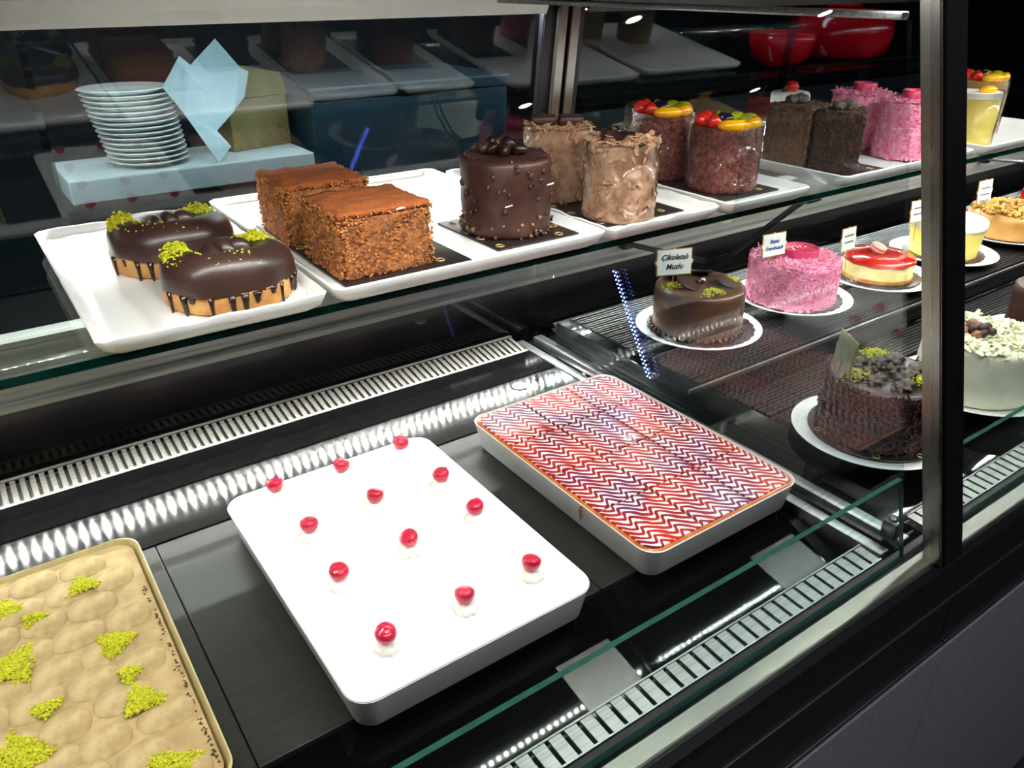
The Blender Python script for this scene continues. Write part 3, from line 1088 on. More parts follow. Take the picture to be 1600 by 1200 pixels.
def tan_cylinder(label, x, y, seed, heart=False):
    rnd = random.Random(seed)
    t = thing('milk_chocolate_cylinder', label, 'cake', (x, y, ZB), 0, 'tan shaved cylinder cakes')
    r, h = .0485, .100
    obj('cake_body', cake_body(r, h, .002, 45), M['tan_choc'], t, True)
    P, N = side_points(r + .0008, h, 130, rnd)
    obj('side_shavings', flakes(P, N, .006, .0004, rnd), M['tan_flake'], t, kind='stuff')
    P, N = top_points(r * .98, h + .001, 120, rnd, .15)
    obj('top_shavings', flakes(P, N, .008, .0005, rnd), M['tan_flake'], t, kind='stuff')
    # thick chocolate medallion: two plates standing on top
    if heart:
        bm = bmesh.new()
        pts = []
        for k in range(28):
            a = 2 * PI * k / 28
            hx = 16 * math.sin(a) ** 3
            hy = 13 * math.cos(a) - 5 * math.cos(2 * a) - 2 * math.cos(3 * a) - math.cos(4 * a)
            pts.append((hx * .0019 + .004, hy * .0015 + .010))
        bm_prism(bm, pts, 'z', h + .001, h + .013)
        obj('chocolate_medallion', bm, M['choc_dark'], t, rot=(0, 0.06, 0.6))
        P, N = top_points(.02, h + .014, 26, rnd)
        obj('medallion_crumbs', bits(P, .003, .5, rnd), M['truffle'], t, kind='stuff')
    else:
        for k, (a, b) in enumerate(((-.038, -.002), (.001, .037))):
            obj('chocolate_medallion', box(a, b, .0, .028, h, h + .014, .004), M['choc_coat'], t, True, rot=(0, 0, -.6))
    collar(t, r + .0022, h + .003)
    return t


tan_cylinder('tan shaved chocolate cylinder in a clear collar, nearer the glass', 0.7324, 0.7916, 31, True)
tan_cylinder('tan shaved chocolate cylinder at the back with two plates on top', 0.7292, 0.9237, 32)


def fruit_top(t, r, h, rnd, rz=0.0):
    for k, (aa, ab) in enumerate(((-2.75, -1.55), (-1.75, -.75))):          # long mango slices along the front rim
        pts = [(math.cos(aa + (ab - aa) * s / 8 + rz) * r * .80, math.sin(aa + (ab - aa) * s / 8 + rz) * r * .80, h + .0055 + .0015 * k) for s in range(9)]
        o = obj('mango_slice', tube(pts, [.004, .0075, .0088, .0092, .0092, .0092, .0088, .0075, .004], 10), M['mango'], t, True)
    for k, (a, q) in enumerate(((-.35, .7), (.25, .66), (.9, .72))):
        bm = bmesh.new()
        bm_lathe(bm, [(0, 0), (.014, 0), (.0155, .003), (.014, .006), (0, .0062)], 24)
        obj('kiwi_slice', bm, M['kiwi'], t, True, loc=(math.cos(a + rz) * r * q, math.sin(a + rz) * r * q, h + .003), rot=(.5, -.3, a))
    for k, (a, q) in enumerate(((2.6, .74), (3.25, .6), (2.0, .6))):
        bm = lathe([(0, -.011), (.005, -.009), (.0095, -.001), (.0105, .006), (.007, .010), (0, .011)], 20)
        obj('strawberry_half', bm, M['strawberry'], t, True, loc=(math.cos(a + rz) * r * q, math.sin(a + rz) * r * q, h + .008), rot=(1.2, .3, a + .6))
    for k, (a, q) in enumerate(((0, 0), (1.3, .3))):
        obj('blueberry', ball((math.cos(a) * r * q, math.sin(a) * r * q, h + .009), .0085, 3), M['blueberry'], t, True)


def fruit_cylinder(label, x, y, r, h, seed):
    rnd = random.Random(seed)
    t = thing('fruit_cylinder', label, 'cake', (x, y, ZB), 0, 'fruit-topped cylinder cakes')
    obj('cake_body', cake_body(r, h, .0018, 60), M['red_crumb'], t, True)
    P, N = side_points(r + .0005, h, 420, rnd)
    obj('side_crumbs', bits(P, .0026, .8, rnd), M['red_crumb'], t, kind='stuff')
    fruit_top(t, r, h, rnd)
    collar(t, r + .0025, h + .004)
    return t


fruit_cylinder('fruit-topped red crumb cylinder nearer the glass with mango along its rim', 0.9715, 0.821, .052, .092, 41)
fruit_cylinder('fruit-topped red crumb cylinder at the back with strawberries on its left', 0.951, 0.936, .048, .098, 42)


# dark crumb blocks: four-sided pieces with one broad flat face
def crumb_block(label, pts, h, m, seed, tx, ty):
    rnd = random.Random(seed)
    cx, cyy = sum(p[0] for p in pts) / 4, sum(p[1] for p in pts) / 4
    t = thing('crumb_block_cake', label, 'cake', (cx, cyy, ZB), 0, 'dark crumb block cakes')
    q = [(p[0] - cx, p[1] - cyy) for p in pts]
    bm = bmesh.new()
    bm_prism(bm, q, 'z', 0, h)
    bmesh.ops.subdivide_edges(bm, edges=list(bm.edges), cuts=16, use_grid_fill=True)
    bm.normal_update()
    for v in bm.verts:
        v.co += v.normal * (noise.noise(v.co * 120) * .0025 + noise.noise(v.co * 50) * .0015)
    obj('cake_body', bm, m, t, True)
    P = []
    for i in range(420):
        k = rnd.choice((0, 1, 2, 3))
        f = rnd.random()
        a, b = q[k], q[(k + 1) % 4]
        P.append((a[0] + (b[0] - a[0]) * f, a[1] + (b[1] - a[1]) * f, h * rnd.random()))
    for i in range(160):
        f, g = rnd.random(), rnd.random()
        P.append((q[0][0] * (1 - f) * (1 - g) + q[1][0] * f * (1 - g) + q[2][0] * f * g + q[3][0] * (1 - f) * g,
                  q[0][1] * (1 - f) * (1 - g) + q[1][1] * f * (1 - g) + q[2][1] * f * g + q[3][1] * (1 - f) * g, h))
    obj('crumb_coat', bits(P, .0034, .8, rnd), m, t, kind='stuff')
    for k, (dx, dy) in enumerate(((-.012, .004), (.004, -.006), (.014, .006))):
        obj('dusted_truffle', ball((tx - cx + dx, ty - cyy + dy, h + .007), .0095, 3, sc=(1.15, 1, .85), jit=.5), M['truffle'], t, True)
    return t


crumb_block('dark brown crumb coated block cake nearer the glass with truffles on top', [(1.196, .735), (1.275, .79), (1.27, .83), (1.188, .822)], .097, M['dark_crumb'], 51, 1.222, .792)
crumb_block('crumb coated block cake in a lit brown tone behind the dark one', [(1.187, .829), (1.27, .839), (1.268, .905), (1.186, .917)], .097, M['dark_crumb_lit'], 52, 1.222, .885)


def pink_cylinder(label, x, y, r, h, seed, group, z=ZB, top=True, flat=.0):
    rnd = random.Random(seed)
    t = thing('pink_cylinder', label, 'cake', (x, y, z), 0, group)
    obj('cake_body', cake_body(r, h, .0018, 70), M['pink'], t, True)
    n = int(1500 * r / .05)
    P, N = side_points(r + .0006, h, n, rnd)
    obj('side_shavings', flakes(P, N, .0042, .0003, rnd, 4), M['pink_flake'], t, kind='stuff')
    P, N = top_points(r * .98, h + .001, n // 3, rnd)
    obj('top_shavings', flakes(P, N, .0075, .0004, rnd, 5), M['pink_flake'], t, kind='stuff')
    if top:
        rr = r * .42
        bm = bmesh.new()
        bm_lathe(bm, [(0, 0), (rr, 0), (rr * 1.02, .012), (rr * .97, .0135), (rr * .9, .012), (rr * .85, .008), (0, .006)], 40)
        obj('pink_cup', bm, M['pink_deep'], t, 40, loc=(r * .2, r * .05, h + .004))
        P, N = top_points(rr * .7, h + .012, 30, rnd)
        P = [(p[0] + r * .2, p[1] + r * .05, p[2]) for p in P]
        obj('cup_crumbs', bits(P, .003, .6, rnd), M['strawberry'], t, kind='stuff')
    return t


G = 'pink cylinder cakes on the shelf'
pink_cylinder('pink shaved cylinder cake nearest the post on the shelf', 1.425, 0.796, .0495, .095, 61, G)
pink_cylinder('pink shaved cylinder cake behind the one nearest the post', 1.452, 0.912, .0495, .095, 62, G)
t = thing('strawberry_cream_cylinder', 'small white cream cylinder with a strawberry on top behind dark crumb blocks', 'cake', (1.355, 1.0, ZT))
obj('cake_body', cake_body(.036, .098, .0015, 50), M['cream'], t, True)
obj('strawberry', lathe([(0, 0), (.010, .002), (.014, .010), (.010, .018), (0, .021)], 24), M['strawberry'], t, True, loc=(0, 0, .097))
obj('chocolate_curl', tube([(-.02, 0, .1), (-.015, .004, .108), (-.006, .006, .11), (.0, .01, .106)], .004, 8), M['choc_dark'], t, True)


def mango_cylinder(label, x, y, r, h, m, seed, cap):
    rnd = random.Random(seed)
    t = thing('mango_cylinder', label, 'cake', (x, y, ZT), 0, 'mango cylinder cakes beyond the post')
    obj('cake_body', cake_body(r, h, .0015, 50), m, t, True)
    if cap:
        fruit_top(t, r, h, rnd)
    else:
        obj('cream_band', lathe([(r * .98, h - .012), (r * 1.03, h - .010), (r * 1.03, h), (0, h + .003)], 48), M['cream'], t, 40)
        obj('mango_slice', tube([(r * .6 * math.cos(a), r * .6 * math.sin(a), h + .005) for a in (-2.6, -2.2, -1.8, -1.4, -1.0)], [.005, .008, .009, .008, .005], 10), M['mango'], t, True)
    collar(t, r + .003, h + .003)
    return t


mango_cylinder('pale cylinder with white cream band, just right of the post', 1.66, 0.80, .043, .096, M['yellow_mousse'], 71, False)
mango_cylinder('tall tan cylinder under bright mango slices beyond the post', 1.792, 0.86, .049, .104, M['mango_pale'], 72, True)

# ------------------------------------------------------------------ tiramisu tray
TZ = 0.0003


def pan(name, label, x0, x1, y0, y1, m, h=.045):
    t = thing(name, label, 'tray', ((x0 + x1) / 2, (y0 + y1) / 2, TZ), 0, 'deep baking trays on the black deck')
    w, d = x1 - x0, y1 - y0
    r = .026
    obj('tray_body', loft([(w - .022, d - .022, r * .7, 0), (w - .016, d - .016, r * .8, .004), (w - .002, d - .002, r, h - .003), (w, d, r, h), (w - .003, d - .003, r, h + .0006),
                           (w - .006, d - .006, r, h - .002), (w - .024, d - .024, r * .7, .006)], 8), m, t, 50)
    return t


pan('baking_tray', 'cream coloured deep tray holding the cocoa dusted tiramisu', -.235, .065, .50, .907, M['tray_tan'])
t = thing('tiramisu', 'beige cocoa dusted tiramisu with biscuit humps and green pistachio heaps', 'dessert', (-.085, .7035, TZ))
obj('cream_bed', loft([(.27, .376, .015, .0075), (.281, .388, .021, .025), (.2855, .3925, .022, .0405), (.284, .391, .022, .0415)], 8), M['biscuit_base'], t, 50)
bm = ball((0, 0, 0), 1.0, 3)
for v in bm.verts:
    c = v.co
    c.x, c.y = math.copysign(abs(c.x) ** .72, c.x) * .0275, math.copysign(abs(c.y) ** .8, c.y) * .0205
    c.z *= .0068 * (1 + .25 * noise.noise(Vector((c.x * 60, c.y * 60, 2))))
meb = mesh_of(bm, 'biscuit_hump', M['biscuit'], True)
rnd = random.Random(77)
for j in range(10):
    for i in range(6):
        px = -.118 + i * .0475 + (.012 if j % 2 else -.008) + rnd.uniform(-.003, .003)
        py = -.172 + j * .0385 + rnd.uniform(-.003, .003)
        if abs(px) > .122 or abs(py) > .18:
            continue
        o = obj('biscuit_hump', meb, None, t)
        o.location = (px, py, .0405)
        o.rotation_euler = (0, 0, rnd.uniform(-.15, .15))
        o.scale = (rnd.uniform(.82, 1.0), rnd.uniform(.9, 1.05), rnd.uniform(.7, 1.0))
for px, py, n, sx in ((-.003, .839, 150, .013), (-.079, .843, 140, .013), (-.057, .812, 60, .009), (.009, .725, 260, .014), (-.085, .749, 300, .019), (.014, .632, 280, .014),
                      (-.063, .673, 90, .009), (-.088, .63, 340, .018), (.020, .54, 260, .015), (.012, .672, 70, .009), (-.16, .70, 260, .016), (-.17, .57, 260, .016), (-.15, .83, 220, .015), (-.06, .555, 180, .013)):
    a0 = rnd.uniform(0, 6.28)
    tri_ = [(1.75 * sx * rnd.uniform(.75, 1.2) * math.cos(a0 + q * 2.09), 1.75 * sx * rnd.uniform(.75, 1.2) * math.sin(a0 + q * 2.09)) for q in range(3)]
    P = []
    for i in range(n * 3):
        f, g_ = rnd.random(), rnd.random()
        if f + g_ > 1:
            f, g_ = 1 - f, 1 - g_
        gx = tri_[0][0] + f * (tri_[1][0] - tri_[0][0]) + g_ * (tri_[2][0] - tri_[0][0]) + rnd.gauss(0, sx * .13)
        gy = tri_[0][1] + f * (tri_[1][1] - tri_[0][1]) + g_ * (tri_[2][1] - tri_[0][1]) + rnd.gauss(0, sx * .13)
        P.append((px + .085 + gx, py - .7035 + gy, .0448 + max(0, .0035 * math.exp(-(gx * gx + gy * gy) / (sx * sx))) + rnd.uniform(-.001, .0012)))
    obj('pistachio_heap', bits(P, .0019, .8, rnd), M['pistachio'], t, kind='stuff')
P = []
for i in range(90):
    P.append((.1395 - abs(rnd.gauss(0, .0018)), rnd.uniform(-.19, .10), .0425))
obj('edge_crumbs', bits(P, .0017, .5, rnd), M['choc_coat'], t, kind='stuff')

# ------------------------------------------------------------------ cream tray with cherries
pan('baking_tray', 'white deep tray holding the cream and cherries', .173, .472, .503, .907, M['tray_white'])
t = thing('cream_cake', 'flat white whipped cream cake filling its tray, dotted with piped rosettes', 'cake', (.3225, .705, TZ))
obj('cream_slab', loft([(.27, .375, .015, .0075), (.280, .385, .021, .025), (.289, .394, .024, .043), (.2975, .4025, .025, .0462), (.296, .401, .025, .0474), (.285, .39, .022, .0482), (.25, .35, .02, .0486)], 8), M['cream'], t, 60)
rows = ((.872, ('back', )), (.775, ('second', )), (.678, ('third', )), (.560, ('front', )))
place = {0: 'the back row', 1: 'the second row from back', 2: 'the second row from front', 3: 'the row nearest the glass'}
colm = {0: 'left end', 1: 'middle', 2: 'right end'}
rnd = random.Random(9)
PX = ((.235, .325, .418), (.239, .331, .424), (.233, .326, .423), (.233, .328, .417))
PY = ((.876, .869, .875), (.770, .779, .771), (.671, .678, .685), (.558, .559, .560))
PY = tuple(tuple(v - .004 for v in r_) for r_ in PY)


def rosette(h=.012, r=.0135):
    prof = [(r * .9, 0), (r, .003), (r * .86, .007), (r * .55, .011), (r * .2, .0135), (0, .0140)]
    bm = bmesh.new()
    bm_lathe(bm, prof, 48, wob=lambda a, z: .09 * math.sin(8 * a + z * 260))
    return mesh_of(bm, 'cream_rosette', M['cream'], True)


ros = rosette()
mch = mesh_of(lathe([(0, -.0088), (.006, -.0086), (.0098, -.003), (.0114, .002), (.0104, .0068), (.0062, .0094), (.002, .0100), (0, .0090)], 32), 'glazed_cherry', M['cherry'], True)
for j in range(4):
    for i in range(3):
        o = obj('cream_rosette', ros, None, t)
        o.location = (PX[j][i] - .3225, PY[j][i] - .705, .0478)
        o.rotation_euler = (0, 0, rnd.random() * 6)
        c = tag(obj('glazed_cherry', mch, None), 'glazed red cherry on the cream, %s of %s' % (colm[i], place[j]), 'cherry', 'glazed cherries on the cream')
        c.location = (PX[j][i], PY[j][i] + .002, TZ + .0478 + .0185)
        c.rotation_euler = (rnd.uniform(-.5, .5), rnd.uniform(-.5, .5), rnd.random() * 6)

# ------------------------------------------------------------------ feathered mille-feuille tray
pan('baking_tray', 'grey-white deep tray holding the red feathered mille-feuille', .553, .836, .503, .908, M['tray_white'])
t = thing('mille_feuille', 'red and white feathered mille-feuille cut into squares', 'pastry', (.6945, .7055, TZ))
w, d = .2765, .398
obj('pastry_layers', loft([(.25, .372, .015, .0075), (w - .008, d - .008, .022, .025), (w - .005, d - .005, .023, .041), (w, d, .024, .0432), (w - .002, d - .002, .023, .0442)], 8), M['glaze_orange'], t, 50)
nx, ny = 3, 4
g = .0012
for i in range(nx):
    for j in range(ny):
        wi, di = w - .007, d - .007
        xa, xb = -wi / 2 + wi * i / nx + g, -wi / 2 + wi * (i + 1) / nx - g
        ya, yb = -di / 2 + di * j / ny + g, -di / 2 + di * (j + 1) / ny - g
        sx = 1 if i == nx - 1 else (-1 if i == 0 else 0)
        sy = 1 if j == ny - 1 else (-1 if j == 0 else 0)
        r = .020
        jx = lambda: random.uniform(-.0006, .0006)
        P = [(xa, ya), (xb, ya), (xb, yb), (xa, yb)]
        if sx and sy:
            k = {(-1, -1): 0, (1, -1): 1, (1, 1): 2, (-1, 1): 3}[(sx, sy)]
            cx_, cy_ = P[k][0] - sx * r, P[k][1] - sy * r
            a0 = {0: PI, 1: 1.5 * PI, 2: 0, 3: .5 * PI}[k]
            arc = [(cx_ + r * math.cos(a0 + PI / 2 * s / 5), cy_ + r * math.sin(a0 + PI / 2 * s / 5)) for s in range(6)]
            P = P[:k] + arc + P[k + 1:]
        ztop = .0466 + random.uniform(-.0004, .0005)
        obj('pastry_square', prism(P, 'z', .0436, ztop, .0006), M['icing'], t)
o = obj('glaze_drip', tube([(-.1385, -.072, .0425), (-.1425, -.072, .044), (-.1425, -.0715, .036), (-.1405, -.071, .026), (-.1395, -.071, .020)], [.002, .0022, .0018, .0014, .0007], 8), M['glaze_orange'], t, True)


# ------------------------------------------------------------------ plated round cakes in the right case
def plate(label, x, y, z, r=.12):
    t = thing('plate', label, 'plate', (x, y, z), 0, 'white plates under the round cakes')
    obj('plate_disc', lathe([(0, 0), (r * .55, 0), (r * .6, .003), (r * .85, .009), (r * .985, .0155), (r, .0175), (r * .985, .0185), (r * .84, .0125), (r * .6, .0065), (0, .0055)], 64), M['white_china'], t, 50)
    return t


def doily(label, x, y, z, r, m='choc_dark'):
    """Scalloped dark board under a cake."""
    bm = bmesh.new()
    n = 26
    P = []
    for i in range(n * 6):
        a = 2 * PI * i / (n * 6)
        rr = r * (1 + .035 * abs(math.sin(n * a / 2)))
        P.append((rr * math.cos(a), rr * math.sin(a)))
    bm_prism(bm, P, 'z', 0, .0018)
    o = obj('scalloped_board', bm, M[m])
    o.location = (x, y, z)
    return tag(o, label, 'cake board', 'dark scalloped boards on the plates')


def name_card(label, x, y, z, rz, w, h, lines=None, ink='ink_black', size=.009, tilt=-.12, m='card', stroke=0):
    """Card with notched sides and gold edge on a short pick."""
    t = thing('name_card', label, 'sign', (x, y, z), rz, 'name cards stuck in the cakes')
    W, H = w / 2, h
    out = [(-W, 0), (0, .0), (W, 0), (W, H * .36), (W * 1.12, H * .52), (W, H * .62), (W, H), (W * .1, H), (0, H * 1.05), (-W * .1, H), (-W, H), (-W, H * .62), (-W * 1.12, H * .5), (-W, H * .36)]
    inn = [(p[0] * .94, H * .5 + (p[1] - H * .5) * .93) for p in out]
    bk = obj('card_edge', prism(out, 'y', 0, .0012), M['gold_edge'], t, rot=(tilt, 0, 0))
    obj('card_face', prism(inn, 'y', -.0006, -.0001), M[m], t, rot=(tilt, 0, 0))
    if m == 'card_back':
        obj('card_rear', prism(inn, 'y', .0013, .0018), M[m], t, rot=(tilt, 0, 0))
    if lines:
        bm = text_bm(lines, size)
        for v in bm.verts:
            v.co.y -= .0009
            v.co.z += H * .5
        obj('lettering', bm, M[ink], t, rot=(tilt, 0, 0))
    for k in range(stroke):
        bm = bmesh.new()
        zz = H * (.64 - .28 * k)
        bm_tube(bm, [((-.34 + .68 * s / 22) * w, -.0009, zz + (.06 if s % 2 else -.05) * H * (1 if (s // 3) % 2 else .5)) for s in range(23)], .0005, 4)
        obj('handwriting', bm, M[ink], t, rot=(tilt, 0, 0))
    obj('card_pick', tube([(0, .002, H * .3), (0, .003, -.045)], .0009, 6), M['gold_edge'], t, rot=(tilt, 0, 0))
    return t


ZS = 0.0503      # top of the ribbed step mat
ZD = 0.0302      # not used by the deck plates


def heap(t, px, py, z, n, sx, rnd, m='pistachio', size=.0026, h=.006):
    P = []
    for i in range(n):
        gx, gy = rnd.gauss(0, sx), rnd.gauss(0, sx * .7)
        P.append((px + gx, py + gy, z + h * math.exp(-(gx * gx + gy * gy) / (sx * sx)) + rnd.uniform(0, .001)))
    obj('pistachio_heap' if m == 'pistachio' else 'nut_heap', bits(P, size, .6, rnd), M[m], t, kind='stuff')


# chocolate banana cake
bx, by = 1.083, .928
plate('white plate under the brown chocolate cake beside the glass divider', bx, by, ZS, .118)
doily('dark scalloped board under the brown chocolate cake', bx + .004, by - .002, ZS + .0132, .098)
zc = ZS + .0152
rnd = random.Random(81)
t = thing('chocolate_banana_cake', 'round brown glazed chocolate cake with chocolate discs and pistachio heaps', 'cake', (bx - .006, by, zc))
r, h = .083, .086
obj('cake_body', cake_body(r, h, .0012, 30, 80, .010), M['choc_brown'], t, True)
for px, py, s in ((-.035, .0, .3), (.028, -.035, .25), (.03, .03, -.3), (-.02, .045, -.2)):
    bm = lathe([(0, 0), (.023, 0), (.024, .0015), (.023, .003), (0, .0032)], 32)
    obj('chocolate_disc', bm, M['choc_coat'], t, 40, loc=(px, py, h + .006), rot=(s, .25, 0))
for px, py, n in ((-.055, .018, 90), (-.018, -.048, 150), (.052, -.022, 140), (.012, .052, 120)):
    heap(t, px, py, h, n, .011, rnd)
for k in range(7):
    obj('chocolate_nib', ball((rnd.uniform(-.012, .012), rnd.uniform(-.012, .012), h + .004), .005, 1, jit=.4), M['choc_coat'] if k else M['cream'], t, True)
for k in range(40):
    a = 2 * PI * k / 40
    obj('piped_pearl', ball(((r + .002) * math.cos(a), (r + .002) * math.sin(a), .004), .0042, 2), M['choc_coat'], t, True)
name_card('white name card with black writing above the brown chocolate cake', bx - .080, by + .0, zc + h + .030, -.38, .068, .048, ('Çikolatalı', 'Muzlu'), 'ink_black', .0135)

# pink raspberry cake
kx, ky = 1.362, .925
plate('white plate under the large pink cake', kx, ky, ZS, .118)
doily('dark scalloped board under the large pink cake', kx, ky, ZS + .0132, .095)
pink_cylinder('large round pink shaved cake with a deep pink cup on top', kx - .012, ky, .088, .084, 83, 'round cakes on plates', ZS + .0152)
name_card('white name card with blue writing above the large pink cake', kx - .085, ky + .0, ZS + .0152 + .100, -.12, .062, .046, ('Beyaz', 'Frambuazlı'), 'ink_blue', .0105)

# red jelly cheesecake
qx, qy = 1.625, .90
plate('white plate under the red jelly cheesecake', qx, qy, ZS, .12)
doily('dark scalloped board under the red jelly cheesecake', qx, qy, ZS + .0132, .088)
zc = ZS + .0152
t = thing('jelly_cheesecake', 'low pale cheesecake under shiny red jelly with a pale macaron', 'cake', (qx - .006, qy, zc))
obj('biscuit_crust', lathe([(0, 0), (.073, 0), (.074, .008), (0, .008)], 64, jit=.001), M['choux'], t, 40)
obj('cheese_layer', lathe([(0, .008), (.072, .008), (.073, .02), (.073, .036), (.071, .040), (0, .040)], 64, jit=.0012), M['cheese'], t, 40)
obj('jelly_layer', lathe([(.0725, .034), (.0745, .036), (.0745, .042), (.071, .047), (.04, .049), (0, .0495)], 64, wob=lambda a, z: .012 * math.sin(9 * a) if z < .037 else 0), M['red_jelly'], t, True)
bm = lathe([(0, 0), (.014, 0), (.017, .003), (.017, .006), (.0155, .0065), (.0155, .0085), (.017, .009), (.017, .012), (.013, .0155), (0, .0165)], 32)
obj('macaron', bm, M['macaron'], t, True, loc=(0.0, .01, .052), rot=(.35, .15, 0))
name_card('narrow white card with two dark lines above the red jelly cheesecake', qx - .085, qy + .03, zc + .062, .0, .050, .050, None, stroke=2)

# yellow mousse cake with white top
yx, yy = 1.905, .905
plate('white plate under the yellow mousse cake', yx, yy, ZS, .12)
doily('dark scalloped board under the yellow mousse cake', yx, yy, ZS + .0132, .088)
t = thing('yellow_mousse_cake', 'yellow mousse cake with a smooth white top, half behind the post', 'cake', (yx - .005, yy, zc))
obj('mousse_body', lathe([(0, 0), (.074, 0), (.078, .04), (.081, .066), (0, .066)], 64, jit=.0008), M['yellow_mousse'], t, 40)
obj('white_top', lathe([(.0805, .064), (.0825, .066), (.0825, .080), (.079, .084), (0, .085)], 64), M['cream'], t, True)
name_card('white card stuck in the yellow mousse cake behind the post', yx - .115, yy + .02, zc + .085, -.1, .052, .05, None, stroke=2)

# caramel nut cake
cx_, cy_ = 2.2, .90
plate('white plate under the caramel nut cake', cx_, cy_, ZS, .13)
t = thing('caramel_nut_cake', 'caramel coloured cake heaped with golden nuts beyond the post', 'cake', (cx_, cy_, ZS + .0140))
rnd = random.Random(85)
obj('cake_body', cake_body(.098, .058, .001, 30, 80, .012), M['caramel_cake'], t, True)
bm = bmesh.new()
for i in range(300):
    a = rnd.random() * 6.283
    q = .090 * math.sqrt(rnd.random())
    bm_ball(bm, (q * math.cos(a), q * math.sin(a), .058 + .018 * (1 - (q / .095) ** 2) + rnd.uniform(-.002, .002)), rnd.uniform(.004, .0075), 1, sc=(1.2, .9, .8), jit=.4)
obj('caramel_nuts', bm, M['caramel_nut'], t, kind='stuff')
name_card('white card with small writing above the caramel nut cake', cx_ - .10, cy_ + .03, ZS + .098, -.05, .062, .056, None, stroke=3)
t = thing('red_jelly_cake', 'red glazed cake at the far right edge behind the caramel cake', 'cake', (2.50, .92, ZS))
obj('cake_body', cake_body(.085, .075, .001, 30), M['red_jelly'], t, True)
name_card('white card above the red glazed cake at the far right', 2.40, .93, ZS + .10, -.5, .06, .055, None, stroke=3)
t2 = bpy.data.objects['name_card']

# lower tier: dark chocolate cake
dx, dy = 1.0835, .5555
plate('white plate under the dark chocolate cake next to the steel post', dx, dy, .0003, .12)
t = thing('cake_board', 'round black board with gold rings under the dark chocolate cake', 'cake board', (dx + .01, dy, .0138))
obj('board_sheet', lathe([(0, 0), (.099, 0), (.1, .001), (.099, .002), (0, .002)], 64), M['board_black'], t, 40)
for k, a in enumerate((3.75, 5.2, 2.6, 4.5)):
    px, py = .092 * math.cos(a), .092 * math.sin(a)
    obj('gold_ring', tube([(px + .005 * math.cos(q * PI / 8), py + .005 * math.sin(q * PI / 8), 0.0026) for q in range(16)], 0.0008, 4, True), M['gold'], t)
zc = .0160
rnd = random.Random(91)
t = thing('dark_chocolate_cake', 'dark chocolate shaving cake with pistachio heaps and cocoa dusted ruffles', 'cake', (dx + .006, dy, zc))
r, h = .084, .098
obj('cake_body', cake_body(r, h, .003, 50, 80, .006), M['choc_dark'], t, True)
P, N = side_points(r + .0008, h, 900, rnd)
obj('side_shavings', flakes(P, N, .008, .0005, rnd, 6), M['choc_coat'], t, kind='stuff')
for k in range(11):
    a = k * 2.4
    q = .018 * math.sqrt(k + .4)
    bm = ball((0, 0, 0), .0135, 3, sc=(1.25, .85, .5), jit=1.1, jscale=k + 1)
    obj('cocoa_ruffle', bm, M['truffle'], t, True, loc=(q * math.cos(a), q * math.sin(a), h + .003))
for k in range(16):
    obj('chocolate_pearl', ball((rnd.gauss(0, .012), rnd.gauss(0.012, .012), h + .011), .0045, 1, jit=.4), M['choc_coat'], t, True)
for px, py, n in ((-.05, .02, 160), (.02, -.055, 190), (.04, .045, 160)):
    heap(t, px, py, h + .004, n, .013, rnd)
name_card('plain back of a gold edged card in the dark chocolate cake', dx - .052, dy + .040, zc + h + .008, 1.0, .060, .054, None, m='card_back', tilt=.1)

# lower tier: ivory cake with walnut cluster
wx, wy = 1.372, .545
plate('white plate under the ivory flaked cake', wx, wy, .0003, .122)
t = thing('ivory_cake', 'ivory cream cake covered in white flakes with brown nuts heaped on top', 'cake', (wx - .004, wy, .0138))
rnd = random.Random(93)
r, h = .093, .098
obj('cake_body', cake_body(r, h, .0015, 30, 80, .008), M['greencream'], t, True)
P, N = top_points(r * .97, h + .001, 420, rnd)
obj('top_flakes', flakes(P, N, .010, .0006, rnd, 2.5), M['ivory_flake'], t, kind='stuff')
for k in range(14):
    a = k * 2.4
    q = .0075 * math.sqrt(k)
    obj('brown_nut', ball((-.012 + q * math.cos(a), .012 + q * math.sin(a), h + .008 + .006 * (k < 5)), .0095, 2, sc=(1, .8, .85), jit=.3), M['choc_coat'] if k % 3 else M['nut'], t, True)
# lower tier: another dark cake with orange bits
ox, oy = 1.70, .565
plate('white plate behind the ivory cake under a dark cake', ox, oy, .0003, .115)
t = thing('orange_chocolate_cake', 'dark chocolate cake with cream and orange pieces at the right edge', 'cake', (ox, oy, .0140))
obj('cake_body', cake_body(.08, .105, .002, 40), M['choc_coat'], t, True)
for k in range(9):
    a = k * 2.4
    q = .020 * math.sqrt(k)
    obj('cream_swirl' if k % 2 else 'orange_piece', ball((q * math.cos(a), q * math.sin(a), .112), .013, 2, sc=(1.1, .9, .8), jit=.3), M['cream'] if k % 2 else M['mango'], t, True)

